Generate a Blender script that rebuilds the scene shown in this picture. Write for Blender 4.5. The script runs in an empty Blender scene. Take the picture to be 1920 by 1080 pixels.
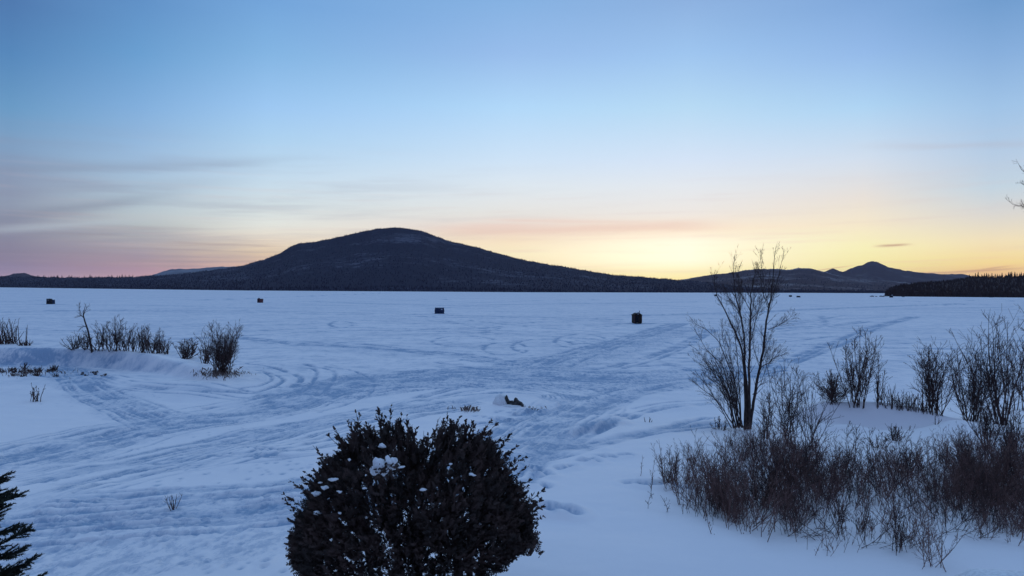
import bpy, bmesh, math, random
import numpy as np
from mathutils import Vector, Matrix

random.seed(7)
NP = np.random.default_rng(7)
scene = bpy.context.scene
COL = scene.collection

# ------------------------------------------------------------------ camera
CAM_H = 7.5
FPX = 1200.0            # focal length in pixels of the 1920 px wide photograph
ROLL = 0.0062
PITCH = 1.0 / FPX
F_ = Vector((0, math.cos(PITCH), math.sin(PITCH)))
U_ = Vector((-ROLL, 0, 1)); U_ = (U_ - U_.dot(F_) * F_).normalized()
R_ = F_.cross(U_).normalized()
C_ = Vector((0, 0, CAM_H))
cam_d = bpy.data.cameras.new('camera'); cam = bpy.data.objects.new('camera', cam_d); COL.objects.link(cam)
cam_d.sensor_width = 36.0; cam_d.lens = 36.0 * FPX / 1920.0
cam_d.clip_start = 0.05; cam_d.clip_end = 60000
m3 = Matrix((R_, U_, -F_)).transposed()
cam.matrix_world = Matrix.Translation(C_) @ m3.to_4x4()
scene.camera = cam


def ray(px, py):
    """direction with unit length along the viewing axis"""
    return F_ + R_ * ((px - 960) / FPX) + U_ * ((540 - py) / FPX)


def at(px, py, depth):
    return C_ + ray(px, py) * depth


# ------------------------------------------------------------------ exposure
scene.view_settings.view_transform = 'Standard'
scene.view_settings.look = 'None'
scene.view_settings.exposure = 0.0
scene.view_settings.gamma = 1.0


def lin(c):
    def f(v):
        v /= 255.0
        return v / 12.92 if v <= 0.04045 else ((v + 0.055) / 1.055) ** 2.4
    return tuple(f(v) for v in c)


# ------------------------------------------------------------------ world: dusk sky, sun already below the western ridge
SUN_AZ = math.atan((1270 - 960) / FPX)
world = bpy.data.worlds.new('World'); scene.world = world; world.use_nodes = True
WT = world.node_tree; WT.nodes.clear()


class NB:
    """small helper for node trees"""
    def __init__(self, tree): self.t = tree
    def n(self, kind, **kw):
        nd = self.t.nodes.new(kind)
        for k, v in kw.items(): setattr(nd, k, v)
        return nd
    def put(self, sock, v):
        if isinstance(v, bpy.types.NodeSocket): self.t.links.new(v, sock)
        elif v is not None: sock.default_value = v
    def m(self, op, a, b=None, c=None, clamp=False):
        nd = self.n('ShaderNodeMath', operation=op, use_clamp=clamp)
        self.put(nd.inputs[0], a)
        if b is not None: self.put(nd.inputs[1], b)
        if c is not None: self.put(nd.inputs[2], c)
        return nd.outputs[0]
    def rng(self, v, a, b, c=0.0, d=1.0, kind='SMOOTHSTEP'):
        nd = self.n('ShaderNodeMapRange', interpolation_type=kind)
        self.put(nd.inputs[0], v); self.put(nd.inputs[1], a); self.put(nd.inputs[2], b)
        self.put(nd.inputs[3], c); self.put(nd.inputs[4], d)
        return nd.outputs[0]
    def mix(self, f, a, b, blend='MIX'):
        nd = self.n('ShaderNodeMix', data_type='RGBA', blend_type=blend)
        self.put(nd.inputs[0], f)
        for s, v in ((nd.inputs[6], a), (nd.inputs[7], b)):
            if isinstance(v, tuple) and len(v) == 3: v = v + (1.0,)
            self.put(s, v)
        return nd.outputs[2]
    def noise(self, vec, scale, detail=3.0, rough=0.55, dist=0.0):
        nd = self.n('ShaderNodeTexNoise')
        self.put(nd.inputs['Vector'], vec); self.put(nd.inputs['Scale'], scale)
        self.put(nd.inputs['Detail'], detail); self.put(nd.inputs['Roughness'], rough)
        self.put(nd.inputs['Distortion'], dist)
        return nd.outputs[0]
    def xyz(self, x, y, z):
        nd = self.n('ShaderNodeCombineXYZ')
        self.put(nd.inputs[0], x); self.put(nd.inputs[1], y); self.put(nd.inputs[2], z)
        return nd.outputs[0]
    def mapping(self, vec, scale):
        nd = self.n('ShaderNodeMapping'); self.put(nd.inputs[0], vec); nd.inputs['Scale'].default_value = scale
        return nd.outputs[0]


W = NB(WT)
geo = W.n('ShaderNodeTexCoord')
sep = W.n('ShaderNodeSeparateXYZ'); WT.links.new(geo.outputs['Generated'], sep.inputs[0])
dx, dy, dz = sep.outputs
zpos = W.m('MAXIMUM', dz, 0.0)
fac = W.m('SQRT', zpos)
az = W.m('ARCTAN2', dx, dy)                      # 0 ahead, positive to the right
elev = W.m('ARCSINE', dz)


def sky_stop(px, py):
    d = ray(px, py).normalized()
    return math.sqrt(max(d.z, 0.0)), math.atan2(d.x, d.y)


def sky_ramp(stops):
    nd = W.n('ShaderNodeValToRGB'); r = nd.color_ramp; r.interpolation = 'EASE' if False else 'LINEAR'
    stops = sorted(stops)
    while len(r.elements) < len(stops): r.elements.new(0.5)
    for e, (p, c) in zip(r.elements, stops):
        e.position = p; e.color = lin(c) + (1.0,)
    WT.links.new(fac, nd.inputs[0])
    return nd.outputs[0]


COLS = {
    20: [(0, (70, 114, 168)), (100, (76, 128, 180)), (200, (96, 147, 191)), (260, (116, 152, 189)), (320, (128, 148, 178)),
         (380, (134, 147, 170)), (430, (128, 133, 155)), (470, (128, 123, 145)), (500, (143, 130, 150)), (522, (173, 147, 158))],
    260: [(0, (88, 138, 192)), (100, (98, 152, 202)), (200, (122, 168, 214)), (300, (150, 182, 214)), (360, (166, 188, 206)),
          (420, (182, 192, 194)), (450, (178, 176, 176)), (480, (168, 150, 158)), (505, (180, 148, 155)), (522, (200, 160, 158))],
    500: [(0, (108, 158, 211)), (100, (124, 174, 220)), (200, (150, 193, 235)), (260, (166, 203, 234)), (330, (188, 212, 231)),
          (380, (204, 218, 224)), (420, (221, 225, 219)), (450, (227, 214, 195)), (475, (229, 205, 168)), (515, (228, 175, 150))],
    960: [(0, (127, 171, 219)), (100, (145, 182, 228)), (200, (170, 209, 242)), (300, (199, 220, 240)), (350, (216, 226, 234)),
          (400, (224, 222, 218)), (425, (230, 212, 202)), (450, (242, 222, 192)), (475, (248, 235, 194)), (530, (252, 225, 150))],
    1290: [(0, (134, 170, 216)), (100, (151, 190, 232)), (200, (176, 211, 237)), (300, (206, 221, 240)), (350, (221, 226, 232)),
           (400, (232, 226, 220)), (430, (246, 228, 205)), (455, (253, 247, 222)), (490, (255, 249, 216)), (512, (255, 246, 176)), (535, (255, 228, 110))],
    1620: [(0, (121, 161, 211)), (100, (141, 179, 226)), (200, (167, 205, 236)), (300, (204, 216, 231)), (370, (226, 218, 210)),
           (420, (240, 227, 198)), (465, (245, 240, 182)), (500, (247, 237, 162)), (535, (248, 210, 125))],
    1860: [(0, (104, 149, 199)), (100, (127, 167, 213)), (200, (152, 188, 224)), (300, (177, 198, 221)), (350, (187, 205, 219)),
           (400, (211, 209, 205)), (450, (238, 222, 182)), (490, (249, 222, 145)), (512, (248, 203, 132)), (540, (244, 182, 120))],
}
ZEN = (132, 168, 213)
cur = None; prev = None
for px in sorted(COLS):
    st = [(sky_stop(px, y)[0], c) for y, c in COLS[px]]
    st.append((0.86, ZEN)); st.append((1.0, ZEN))
    rp = sky_ramp(st); a = sky_stop(px, 300)[1]
    cur = rp if cur is None else W.mix(W.rng(az, prev, a, kind='LINEAR'), cur, rp)
    prev = a
east = sky_ramp([(0.0, (38, 38, 66)), (0.25, (50, 49, 84)), (0.42, (62, 70, 114)), (0.65, (100, 124, 178)), (0.86, ZEN), (1.0, ZEN)])
cur = W.mix(W.rng(W.m('ABSOLUTE', az), math.radians(44), math.radians(120)), cur, east)


# thin clouds: drawn-out streaks in (azimuth, elevation) of the sky itself
def streak(px0, py0, px1, py1, thick, soft=0.06, strength=1.0):
    d0 = ray(px0, py0).normalized(); d1 = ray(px1, py1).normalized()
    a0, a1 = math.atan2(d0.x, d0.y), math.atan2(d1.x, d1.y)
    e0, e1 = math.asin(d0.z), math.asin(d1.z)
    s = (e1 - e0) / (a1 - a0)
    line = W.m('MULTIPLY_ADD', W.m('SUBTRACT', az, a0), s, e0)
    wob = W.m('MULTIPLY', W.m('SUBTRACT', cn, 0.5), thick / FPX * 3.0)
    q = W.m('DIVIDE', W.m('SUBTRACT', W.m('ADD', elev, wob), line), thick / FPX)
    g = W.m('EXPONENT', W.m('MULTIPLY', W.m('MULTIPLY', q, q), -1.0))
    win = W.m('MULTIPLY', W.rng(az, a0 - soft, a0 + soft), W.rng(az, a1 + soft, a1 - soft))
    return W.m('MULTIPLY', W.m('MULTIPLY', g, win), strength)


cvec = W.xyz(W.m('MULTIPLY', az, 3.2), W.m('MULTIPLY_ADD', az, -2.0, W.m('MULTIPLY', elev, 42.0)), 0.0)
cn = W.noise(cvec, 1.0, 4.0, 0.6)
fvec = W.xyz(W.m('MULTIPLY', az, 5.0), W.m('MULTIPLY_ADD', az, -2.0, W.m('MULTIPLY', elev, 150.0)), 3.7)
fn = W.noise(fvec, 1.0, 3.0, 0.6)
ew = W.m('MULTIPLY', W.rng(elev, 0.01, 0.05), W.rng(elev, 0.23, 0.12))
veil = W.m('MULTIPLY', W.m('MULTIPLY', W.rng(cn, 0.42, 0.68), ew), W.m('MULTIPLY', W.rng(az, 0.25, -0.6), W.rng(W.m('ABSOLUTE', az), 1.9, 1.2)))
fine = W.m('MULTIPLY', W.m('MULTIPLY', W.rng(fn, 0.46, 0.70), W.m('MULTIPLY', W.rng(elev, 0.0, 0.02), W.rng(elev, 0.10, 0.055))),
           W.rng(W.m('ABSOLUTE', W.m('ADD', az, 0.48)), 0.22, 0.05))
cur = W.mix(W.m('MULTIPLY', veil, 0.33), cur, lin((128, 132, 158)))
cur = W.mix(W.m('MULTIPLY', fine, 0.55), cur, lin((158, 142, 145)))
grey = None
for args in ((-60, 418, 290, 372, 9, .08, .62), (-60, 318, 520, 300, 8, .10, .30), (-80, 440, 330, 432, 11, .08, .45),
             (200, 352, 420, 345, 8, .08, .18), (-60, 478, 380, 470, 15, .08, .25)):
    g = streak(*args); grey = g if grey is None else W.m('MAXIMUM', grey, g)
cur = W.mix(W.m('MULTIPLY', grey, 0.72), cur, lin((116, 126, 150)))
lite = streak(-60, 432, 260, 415, 6, .06, .5)
cur = W.mix(lite, cur, lin((172, 186, 198)))
pink = W.m('MAXIMUM', streak(830, 432, 1330, 424, 9, .06, .55), streak(930, 412, 1240, 418, 4, .05, .35))
cur = W.mix(pink, cur, lin((226, 192, 178)))
dark = None
for args in ((1648, 461, 1700, 458, 2.2, .012, .75), (1770, 511, 1900, 504, 1.8, .03, .6), (1830, 507, 1885, 500, 1.6, .02, .55),
             (1700, 512, 1830, 510, 1.6, .03, .5), (1530, 507, 1590, 499, 1.0, .02, .45), (1650, 276, 1960, 268, 5, .06, .12)):
    g = streak(*args); dark = g if dark is None else W.m('MAXIMUM', dark, g)
cur = W.mix(dark, cur, lin((178, 130, 112)))
# afterglow over the spot where the sun went down, and wisps along the horizon
ga = W.m('DIVIDE', W.m('SUBTRACT', az, sky_stop(1215, 480)[1]), 0.13); ge = W.m('DIVIDE', W.m('SUBTRACT', elev, 0.042), 0.036)
glow = W.m('EXPONENT', W.m('MULTIPLY', W.m('ADD', W.m('MULTIPLY', ga, ga), W.m('MULTIPLY', ge, ge)), -1.0))
cur = W.mix(glow, cur, W.mix(1.0, cur, (0.16, 0.15, 0.10), 'ADD'))
wn = W.noise(W.xyz(W.m('MULTIPLY', az, 4.0), W.m('MULTIPLY_ADD', az, -1.0, W.m('MULTIPLY', elev, 95.0)), 9.1), 1.0, 5.0, 0.65)
wisp = W.m('MULTIPLY', W.m('MULTIPLY', W.rng(wn, 0.50, 0.72), W.rng(elev, 0.24, 0.10)), W.rng(W.m('ABSOLUTE', az), 1.6, 1.0))
cur = W.mix(W.m('MULTIPLY', wisp, 0.16), cur, lin((205, 178, 178)))
cur = W.mix(1.0, cur, (1.10, 1.10, 1.10), 'MULTIPLY')
# physical dusk sky mixed in
sky = W.n('ShaderNodeTexSky', sky_type='NISHITA')
sky.sun_disc = False; sky.sun_elevation = math.radians(-2.0); sky.sun_rotation = SUN_AZ
sky.altitude = 360.0
nis = W.mix(1.0, sky.outputs[0], (2.4, 2.4, 2.4, 1.0), 'MULTIPLY')
cur = W.mix(0.04, cur, nis)
# clear radiance above the haze layer near the horizon
cur = W.mix(1.0, cur, W.mix(W.m('EXPONENT', W.m('MULTIPLY', W.m('ABSOLUTE', elev), -28.0)), (1.0, 1.0, 1.0), (1.20, 1.21, 1.30)), 'MULTIPLY')
# below the horizon: far snow
cur = W.mix(W.rng(dz, 0.0, -0.01), cur, lin((112, 140, 186)))
bg = W.n('ShaderNodeBackground'); WT.links.new(cur, bg.inputs[0]); bg.inputs[1].default_value = 1.0
wo = W.n('ShaderNodeOutputWorld'); WT.links.new(bg.outputs[0], wo.inputs[0])


# ------------------------------------------------------------------ helpers
def mat(name, rgb, rough=0.85, spec=0.2):
    m = bpy.data.materials.new(name); m.use_nodes = True
    b = m.node_tree.nodes['Principled BSDF']
    b.inputs['Base Color'].default_value = tuple(rgb) + (1.0,)
    b.inputs['Roughness'].default_value = rough
    b.inputs['Specular IOR Level'].default_value = spec
    return m, NB(m.node_tree), b


def noisy(name, a, b_, scale, rough=0.85, spec=0.15, lo=0.35, hi=0.65, stretch=(1, 1, 1)):
    m, N, b = mat(name, a, rough, spec)
    tc = N.n('ShaderNodeTexCoord')
    v = N.mapping(tc.outputs['Object'], stretch)
    f = N.rng(N.noise(v, scale, 4.0), lo, hi)
    N.put(b.inputs['Base Color'], N.mix(f, tuple(a), tuple(b_)))
    return m


def tag(o, label=None, cat=None, group=None, kind=None):
    if label: o['label'] = label
    if cat: o['category'] = cat
    if group: o['group'] = group
    if kind: o['kind'] = kind
    return o


def empty(name, loc, rz=0.0):
    o = bpy.data.objects.new(name, None); COL.objects.link(o)
    o.location = loc; o.rotation_euler = (0, 0, rz); o.empty_display_size = 0.2
    return o


def mesh_obj(name, verts, faces, material, parent=None, smooth=False, loc=None):
    me = bpy.data.meshes.new(name)
    me.from_pydata([tuple(v) for v in verts], [], faces)
    me.update()
    me.materials.append(material)
    if smooth:
        me.polygons.foreach_set('use_smooth', [True] * len(me.polygons))
    o = bpy.data.objects.new(name, me); COL.objects.link(o)
    if parent is not None: o.parent = parent
    if loc is not None: o.location = loc
    return o


class MB:
    """collects geometry for ONE mesh"""
    def __init__(self): self.v = []; self.f = []
    def tube(self, pts, rad, sides=3, cap=False):
        n0 = len(self.v); k = len(pts)
        for i, p in enumerate(pts):
            a = pts[min(i + 1, k - 1)] - pts[max(i - 1, 0)]
            if a.length < 1e-9: a = Vector((0, 0, 1))
            a = a.normalized()
            s = a.cross(Vector((0.31, 0.95, 0.05)))
            if s.length < 1e-3: s = a.cross(Vector((1, 0, 0)))
            s.normalize(); t = a.cross(s)
            for j in range(sides):
                th = 2 * math.pi * j / sides
                self.v.append(p + (s * math.cos(th) + t * math.sin(th)) * rad[i])
        for i in range(k - 1):
            for j in range(sides):
                a = n0 + i * sides + j; b = n0 + i * sides + (j + 1) % sides
                self.f.append((a, b, b + sides, a + sides))
        if cap:
            self.f.append(tuple(n0 + (k - 1) * sides + j for j in range(sides)))
            self.f.append(tuple(n0 + sides - 1 - j for j in range(sides)))
    def box(self, c, s, rz=0.0):
        n0 = len(self.v); cr, sr = math.cos(rz), math.sin(rz)
        for z in (-1, 1):
            for x, y in ((-1, -1), (1, -1), (1, 1), (-1, 1)):
                X, Y = x * s[0] / 2, y * s[1] / 2
                self.v.append(Vector((c[0] + X * cr - Y * sr, c[1] + X * sr + Y * cr, c[2] + z * s[2] / 2)))
        for q in ((0, 3, 2, 1), (4, 5, 6, 7), (0, 1, 5, 4), (1, 2, 6, 5), (2, 3, 7, 6), (3, 0, 4, 7)):
            self.f.append(tuple(n0 + i for i in q))
    def prism(self, poly, off):
        """poly: list of Vectors (one face), extruded by the vector off"""
        n0 = len(self.v); k = len(poly)
        self.v += [Vector(p) for p in poly] + [Vector(p) + off for p in poly]
        self.f.append(tuple(n0 + i for i in range(k))); self.f.append(tuple(n0 + 2 * k - 1 - i for i in range(k)))
        for i in range(k):
            j = (i + 1) % k
            self.f.append((n0 + j, n0 + i, n0 + k + i, n0 + k + j))
    def quad(self, a, b, c, d):
        n0 = len(self.v); self.v += [a, b, c, d]; self.f.append((n0, n0 + 1, n0 + 2, n0 + 3))
    def build(self, name, material, parent=None, smooth=False, loc=None):
        return mesh_obj(name, self.v, self.f, material, parent, smooth, loc)


# value noise in numpy
def vnoise(x, y, seed):
    r = np.random.default_rng(seed); T = r.random((256, 256))
    xi = np.floor(x).astype(np.int64); yi = np.floor(y).astype(np.int64)
    fx = x - xi; fy = y - yi
    fx = fx * fx * (3 - 2 * fx); fy = fy * fy * (3 - 2 * fy)
    a = T[xi % 256, yi % 256]; b = T[(xi + 1) % 256, yi % 256]
    c = T[xi % 256, (yi + 1) % 256]; d = T[(xi + 1) % 256, (yi + 1) % 256]
    return (a * (1 - fx) + b * fx) * (1 - fy) + (c * (1 - fx) + d * fx) * fy - 0.5


def fbm(x, y, seed, oct=4, gain=0.5):
    s = 0; amp = 1
    for k in range(oct):
        s = s + amp * vnoise(x * 2 ** k + 17.3 * k, y * 2 ** k + 5.1 * k, seed + k); amp *= gain
    return s


def sst(v, a, b):
    t = np.clip((v - a) / (b - a), 0, 1)
    return t * t * (3 - 2 * t)


# ------------------------------------------------------------------ terrain height
def ridge_line(x, y, pts, h, wf, wb, ends=3.0):
    """asymmetric snow ridge along a line of world points, wf = run-out to the camera side, wb = far side"""
    xs = np.array([p[0] for p in pts]); ys = np.array([p[1] for p in pts])
    yc = np.interp(x, xs, ys)
    win = sst(x, xs[0] - ends, xs[0] + ends) * (1 - sst(x, xs[-1] - ends, xs[-1] + ends))
    d = y - yc
    prof = np.where(d < 0, 1 - sst(-d, 0, wf), 1 - sst(d, 0, wb))
    return h * prof * win


def terrain(x, y):
    x = np.asarray(x, float); y = np.asarray(y, float)
    yy = y - 3.0 * sst(x, 6, 16) + 5.0 * sst(-x, 4, 18)
    z = 2.75 * (1 - sst(yy, 5, 46))
    # left bank: a long snow bank running out as a small point
    z = z + ridge_line(x, y, [(-80, 63), (-49, 62.0), (-44, 61.8), (-37.5, 60.2), (-31.5, 57.0), (-26, 53.5), (-22.5, 51)], 1.5 - 0.8 * sst(x, -36, -24), 1.5, 8, 3.0)
    z = z + ridge_line(x, y, [(-34, 52), (-30, 50), (-25, 47.5), (-21, 47)], 0.35, 5, 4, 3.0)
    # right bank drift with its hollow front
    z = z + ridge_line(x, y, [(14.0, 31.2), (17, 30.4), (20.5, 29.2)], 0.98 - 0.46 * sst(x, 17.0, 20.5), 0.7, 5.0, 1.4)
    z = z - 0.45 * np.exp(-(((x - 16.6) / 1.8) ** 2 + ((y - 28.9) / 0.9) ** 2))
    z = z + 0.35 * np.exp(-(((x - 18.9) / 1.0) ** 2 + ((y - 27.2) / 1.1) ** 2))
    z = z + ridge_line(x, y, [(13.2, 28.6), (14.2, 27.6), (15.0, 26.6)], 0.30, 0.9, 2, 0.6)
    # small scarp on the open bank
    z = z + ridge_line(x, y, [(2.6, 27.6), (4.0, 29.6), (5.6, 31.6)], 0.38, 0.7, 4.5, 0.8)
    z = z + ridge_line(x, y, [(2.0, 31), (5, 34.5), (9, 38.5), (14, 41)], 0.22, 4, 0.9, 2.0)
    # low rise that carries the snow covered rocks
    z = z + 0.5 * np.exp(-(((x + 0.6) / 3.6) ** 2 + ((y - 41.6) / 2.4) ** 2))
    z = z + 0.18 * np.exp(-(((x + 4.0) / 5) ** 2 + ((y - 38) / 3) ** 2))
    near = np.exp(-np.maximum(np.hypot(x, y) - 40, 0) / 25.0)
    z = z + near * (0.32 * fbm(x / 7.0, y / 7.0, 3, 3)) + 0.05 * near * fbm(x / 1.4, y / 1.1, 11, 3)
    return z


def ground(px, py):
    """world point where the ray through photo pixel (px, py) meets the snow"""
    d = ray(px, py)
    ts = np.concatenate([np.linspace(5, 120, 900), np.linspace(121, 2500, 1500)])
    X = C_.x + d.x * ts; Y = C_.y + d.y * ts; Z = C_.z + d.z * ts
    g = terrain(X, Y)
    i = int(np.argmax(Z <= g)) if np.any(Z <= g) else len(ts) - 1
    if i == 0: i = 1
    a0 = Z[i - 1] - g[i - 1]; a1 = Z[i] - g[i]
    t = ts[i - 1] + (ts[i] - ts[i - 1]) * (a0 / (a0 - a1) if a0 != a1 else 0)
    p = C_ + d * float(t)
    return Vector((p.x, p.y, float(terrain(p.x, p.y))))


def spline(pts, n):
    P = [np.array(p[:2], float) for p in pts]
    P = [2 * P[0] - P[1]] + P + [2 * P[-1] - P[-2]]
    out = []
    for i in range(1, len(P) - 2):
        for k in range(n):
            t = k / n
            out.append(0.5 * (2 * P[i] + (P[i + 1] - P[i - 1]) * t + (2 * P[i - 1] - 5 * P[i] + 4 * P[i + 1] - P[i + 2]) * t * t
                              + (3 * P[i] - P[i - 1] - 3 * P[i + 1] + P[i + 2]) * t ** 3))
    out.append(P[-2])
    return np.array(out)


# ------------------------------------------------------------------ snow ground and lake: ONE sheet to the horizon
aa = np.concatenate([np.linspace(-180, -48, 34, endpoint=False), np.linspace(-48, 48, 1050, endpoint=False), np.linspace(48, 180, 34)])
aa = np.radians(aa)
rr = np.concatenate([np.linspace(0.5, 8, 20, endpoint=False), np.geomspace(8, 90, 720, endpoint=False),
                     np.geomspace(90, 400, 300, endpoint=False), np.geomspace(400, 15500, 60)])
AA, RR = np.meshgrid(aa, rr)
GX = RR * np.sin(AA); GY = RR * np.cos(AA)
GZ = terrain(GX, GY)
packed = np.zeros_like(GX)
dz_track = np.zeros_like(GX); berm = np.zeros_like(GX); rutmap = np.zeros_like(GX)


BEST = np.full(GX.shape, 1e9)


def block(x0, y0, x1, y1, pad):
    """rows and columns of the polar grid that can lie within pad of a segment"""
    r0, r1 = math.hypot(x0, y0), math.hypot(x1, y1)
    ux, uy = x1 - x0, y1 - y0; L2 = ux * ux + uy * uy + 1e-12
    t = min(max(-(x0 * ux + y0 * uy) / L2, 0), 1)
    rn = math.hypot(x0 + t * ux, y0 + t * uy)
    i0, i1 = np.searchsorted(rr, [max(rn - pad, 0), max(r0, r1) + pad])
    a0, a1 = sorted((math.atan2(x0, y0), math.atan2(x1, y1)))
    da = math.asin(min(pad / max(rn, pad), 1))
    j0, j1 = np.searchsorted(aa, [a0 - da, a1 + da])
    return max(i0 - 1, 0), min(i1 + 1, len(rr)), max(j0 - 1, 0), min(j1 + 1, len(aa))


def near_line(P, pad):
    """(slices, distance) of the grid around the polyline P"""
    B = []
    for (x0, y0), (x1, y1) in zip(P[:-1], P[1:]):
        i0, i1, j0, j1 = block(x0, y0, x1, y1, pad)
        if i1 <= i0 or j1 <= j0: continue
        B.append((i0, i1, j0, j1)); sl = (slice(i0, i1), slice(j0, j1))
        X, Y = GX[sl], GY[sl]
        ux, uy = x1 - x0, y1 - y0; L2 = ux * ux + uy * uy + 1e-12
        t = np.clip(((X - x0) * ux + (Y - y0) * uy) / L2, 0, 1)
        BEST[sl] = np.minimum(BEST[sl], (X - x0 - t * ux) ** 2 + (Y - y0 - t * uy) ** 2)
    if not B: return None, None
    B = np.array(B); sl = (slice(B[:, 0].min(), B[:, 1].max()), slice(B[:, 2].min(), B[:, 3].max()))
    q = BEST[sl]; ii, jj = np.nonzero(q < pad * pad)
    d = np.sqrt(q[ii, jj]); q[:] = 1e9
    return (ii + sl[0].start, jj + sl[1].start), d


def world_line(pix, n=6):
    return spline([ground(*p) for p in pix], n)


def band(pix, width, amount):
    I, d = near_line(world_line(pix), width * 2)
    if I is None: return
    d = d + width * 0.5 * fbm(GX[I] / 3.0, GY[I] / 3.0, 77, 2)
    packed[I] = np.maximum(packed[I], amount * (1 - sst(d, width * 0.55, width * 1.15)))


def rut(P, w, depth, dark=0.8):
    far = max(1.0, min(float(np.hypot(P[:, 0], P[:, 1]).max()) / 50.0, 5.0))
    I, d = near_line(P, w * 3.5 * far)
    if I is None: return
    w = w * np.clip(RR[I] / 75.0, 1.0, 3.5)          # far out the trails are wide, many times driven
    brk = np.clip(0.8 + 1.9 * vnoise(GX[I] / 1.2, GY[I] / 1.2, 5), 0.2, 1.4)
    g = np.exp(-(d / w) ** 2)
    dz_track[I] = np.minimum(dz_track[I], -depth * brk * g)
    berm[I] = np.maximum(berm[I], 0.5 * depth * brk * np.exp(-((d - 2.0 * w) / w) ** 2))
    rutmap[I] = np.maximum(rutmap[I], np.minimum(dark * brk, 1.1) * g)


def tracks(pix, n=1, spread=0.0, w=0.2, depth=0.07, dark=0.8, pair=0.0):
    P0 = world_line(pix)
    for k in range(n):
        s = random.uniform(-spread, spread) if n > 1 else 0.0
        T = np.gradient(P0, axis=0); T /= np.linalg.norm(T, axis=1)[:, None] + 1e-9
        N = np.stack([-T[:, 1], T[:, 0]], 1)
        wob = s + 0.25 * spread * np.sin(np.linspace(0, random.uniform(2, 6), len(P0)) + random.uniform(0, 6))
        P = P0 + N * wob[:, None]
        if pair:
            rut(P + N * pair / 2, w, depth, dark); rut(P - N * pair / 2, w, depth, dark)
        else:
            rut(P, w, depth, dark)


# broad compacted trails
band([(1420, 700), (1250, 722), (1120, 752), (1020, 795), (930, 850), (820, 900), (600, 930), (300, 960), (0, 985)], 2.2, 0.36)
band([(0, 868), (240, 812), (470, 775), (620, 728), (780, 702), (960, 696), (1150, 704), (1400, 694)], 3.0, 0.36)
band([(560, 745), (760, 720), (930, 715), (1100, 720), (1250, 715)], 4.0, 0.38)
band([(380, 840), (560, 800), (760, 770), (880, 750)], 1.6, 0.35)
band([(20, 672), (120, 690), (170, 728), (260, 770), (330, 800)], 2.0, 0.40)
band([(1000, 690), (1130, 660), (1270, 615)], 5.0, 0.35)
band([(-60, 1050), (200, 1040), (420, 1020), (560, 985)], 1.6, 0.36)
# many thin ruts inside the trails
for pix, n, sp in (([(1420, 700), (1250, 722), (1120, 752), (1020, 795), (930, 850), (820, 900), (600, 930), (300, 960), (0, 985)], 26, 2.2),
                   ([(0, 868), (240, 812), (470, 775), (620, 728), (780, 702), (960, 696), (1150, 704), (1400, 694)], 30, 3.0),
                   ([(560, 745), (760, 720), (930, 715), (1100, 720), (1250, 715)], 22, 4.0),
                   ([(100, 905), (380, 840), (560, 800), (760, 770), (880, 750)], 16, 2.4),
                   ([(300, 790), (480, 762), (640, 728), (820, 716), (1000, 722), (1100, 750), (1020, 800)], 14, 3.0),
                   ([(0, 930), (200, 890), (420, 850), (640, 800), (820, 765)], 14, 2.5),
                   ([(20, 672), (120, 690), (170, 728), (260, 770), (330, 800)], 12, 1.6)):
    tracks(pix, n, sp, 0.085, 0.05, 0.95)
# loops of snowmobile tracks round the left point
for arc in ([(461, 682), (508, 689), (555, 705), (559, 717), (517, 736), (447, 755), (380, 766)],
            [(527, 684), (583, 691), (595, 701), (578, 727), (541, 745), (470, 762), (400, 776), (260, 796)],
            [(569, 683), (620, 694), (627, 708), (606, 734), (555, 755), (484, 769), (400, 785), (200, 816)],
            [(611, 687), (672, 698), (700, 715), (700, 729), (681, 745), (588, 773), (400, 800), (180, 834)],
            [(498, 698), (512, 710), (494, 722), (450, 730)], [(440, 690), (490, 695), (530, 708), (528, 720), (480, 738)]):
    tracks(arc, 2, 0.22, 0.15, 0.10, 1.1)
tracks([(140, 700), (200, 720), (330, 735), (480, 742)], 3, 1.2, 0.14, 0.07)
tracks([(110, 690), (150, 725), (200, 752), (300, 790)], 4, 0.7, 0.15, 0.08)
tracks([(0, 690), (100, 700), (240, 716), (390, 728), (480, 742)], 4, 1.6, 0.14, 0.06)
tracks([(0, 872), (240, 815), (470, 778), (620, 730), (780, 704), (960, 697)], 8, 2.4, 0.16, 0.06, 0.8)
tracks([(0, 905), (260, 860), (470, 815), (650, 775), (830, 735), (980, 715)], 6, 2.2, 0.15, 0.06, 0.75)
tracks([(380, 870), (520, 848), (680, 818)], 4, 1.6, 0.15, 0.06)
tracks([(410, 852), (520, 856), (600, 852)], 2, 0.3, 0.13, 0.08, 0.9)
tracks([(460, 838), (530, 844), (580, 846)], 2, 0.2, 0.12, 0.07, 0.9)
# ring round the rocks
tracks([(850, 752), (900, 744), (960, 741), (1010, 744), (1036, 752), (1034, 764), (1000, 776), (930, 790), (880, 800)], 4, 0.5, 0.22, 0.12, 1.1)
tracks([(700, 770), (800, 750), (900, 740), (980, 737), (1050, 742), (1090, 742)], 3, 0.5, 0.2, 0.07, 0.85)
# right-hand trail
tracks([(1430, 690), (1250, 720), (1130, 748), (1040, 790), (950, 845), (860, 900)], 9, 1.9, 0.17, 0.06, 0.85)
tracks([(1330, 756), (1200, 772), (1110, 805), (1040, 838), (960, 850)], 4, 0.5, 0.2, 0.10, 0.9)
tracks([(1400, 792), (1290, 800), (1180, 818), (1080, 838), (970, 862)], 6, 0.7, 0.2, 0.10, 0.9)
tracks([(1330, 782), (1230, 806), (1150, 828), (1020, 848)], 3, 0.4, 0.2, 0.08, 0.9)
tracks([(1360, 750), (1250, 757), (1190, 766)], 2, 0.2, 0.16, 0.1, 0.9)
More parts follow.
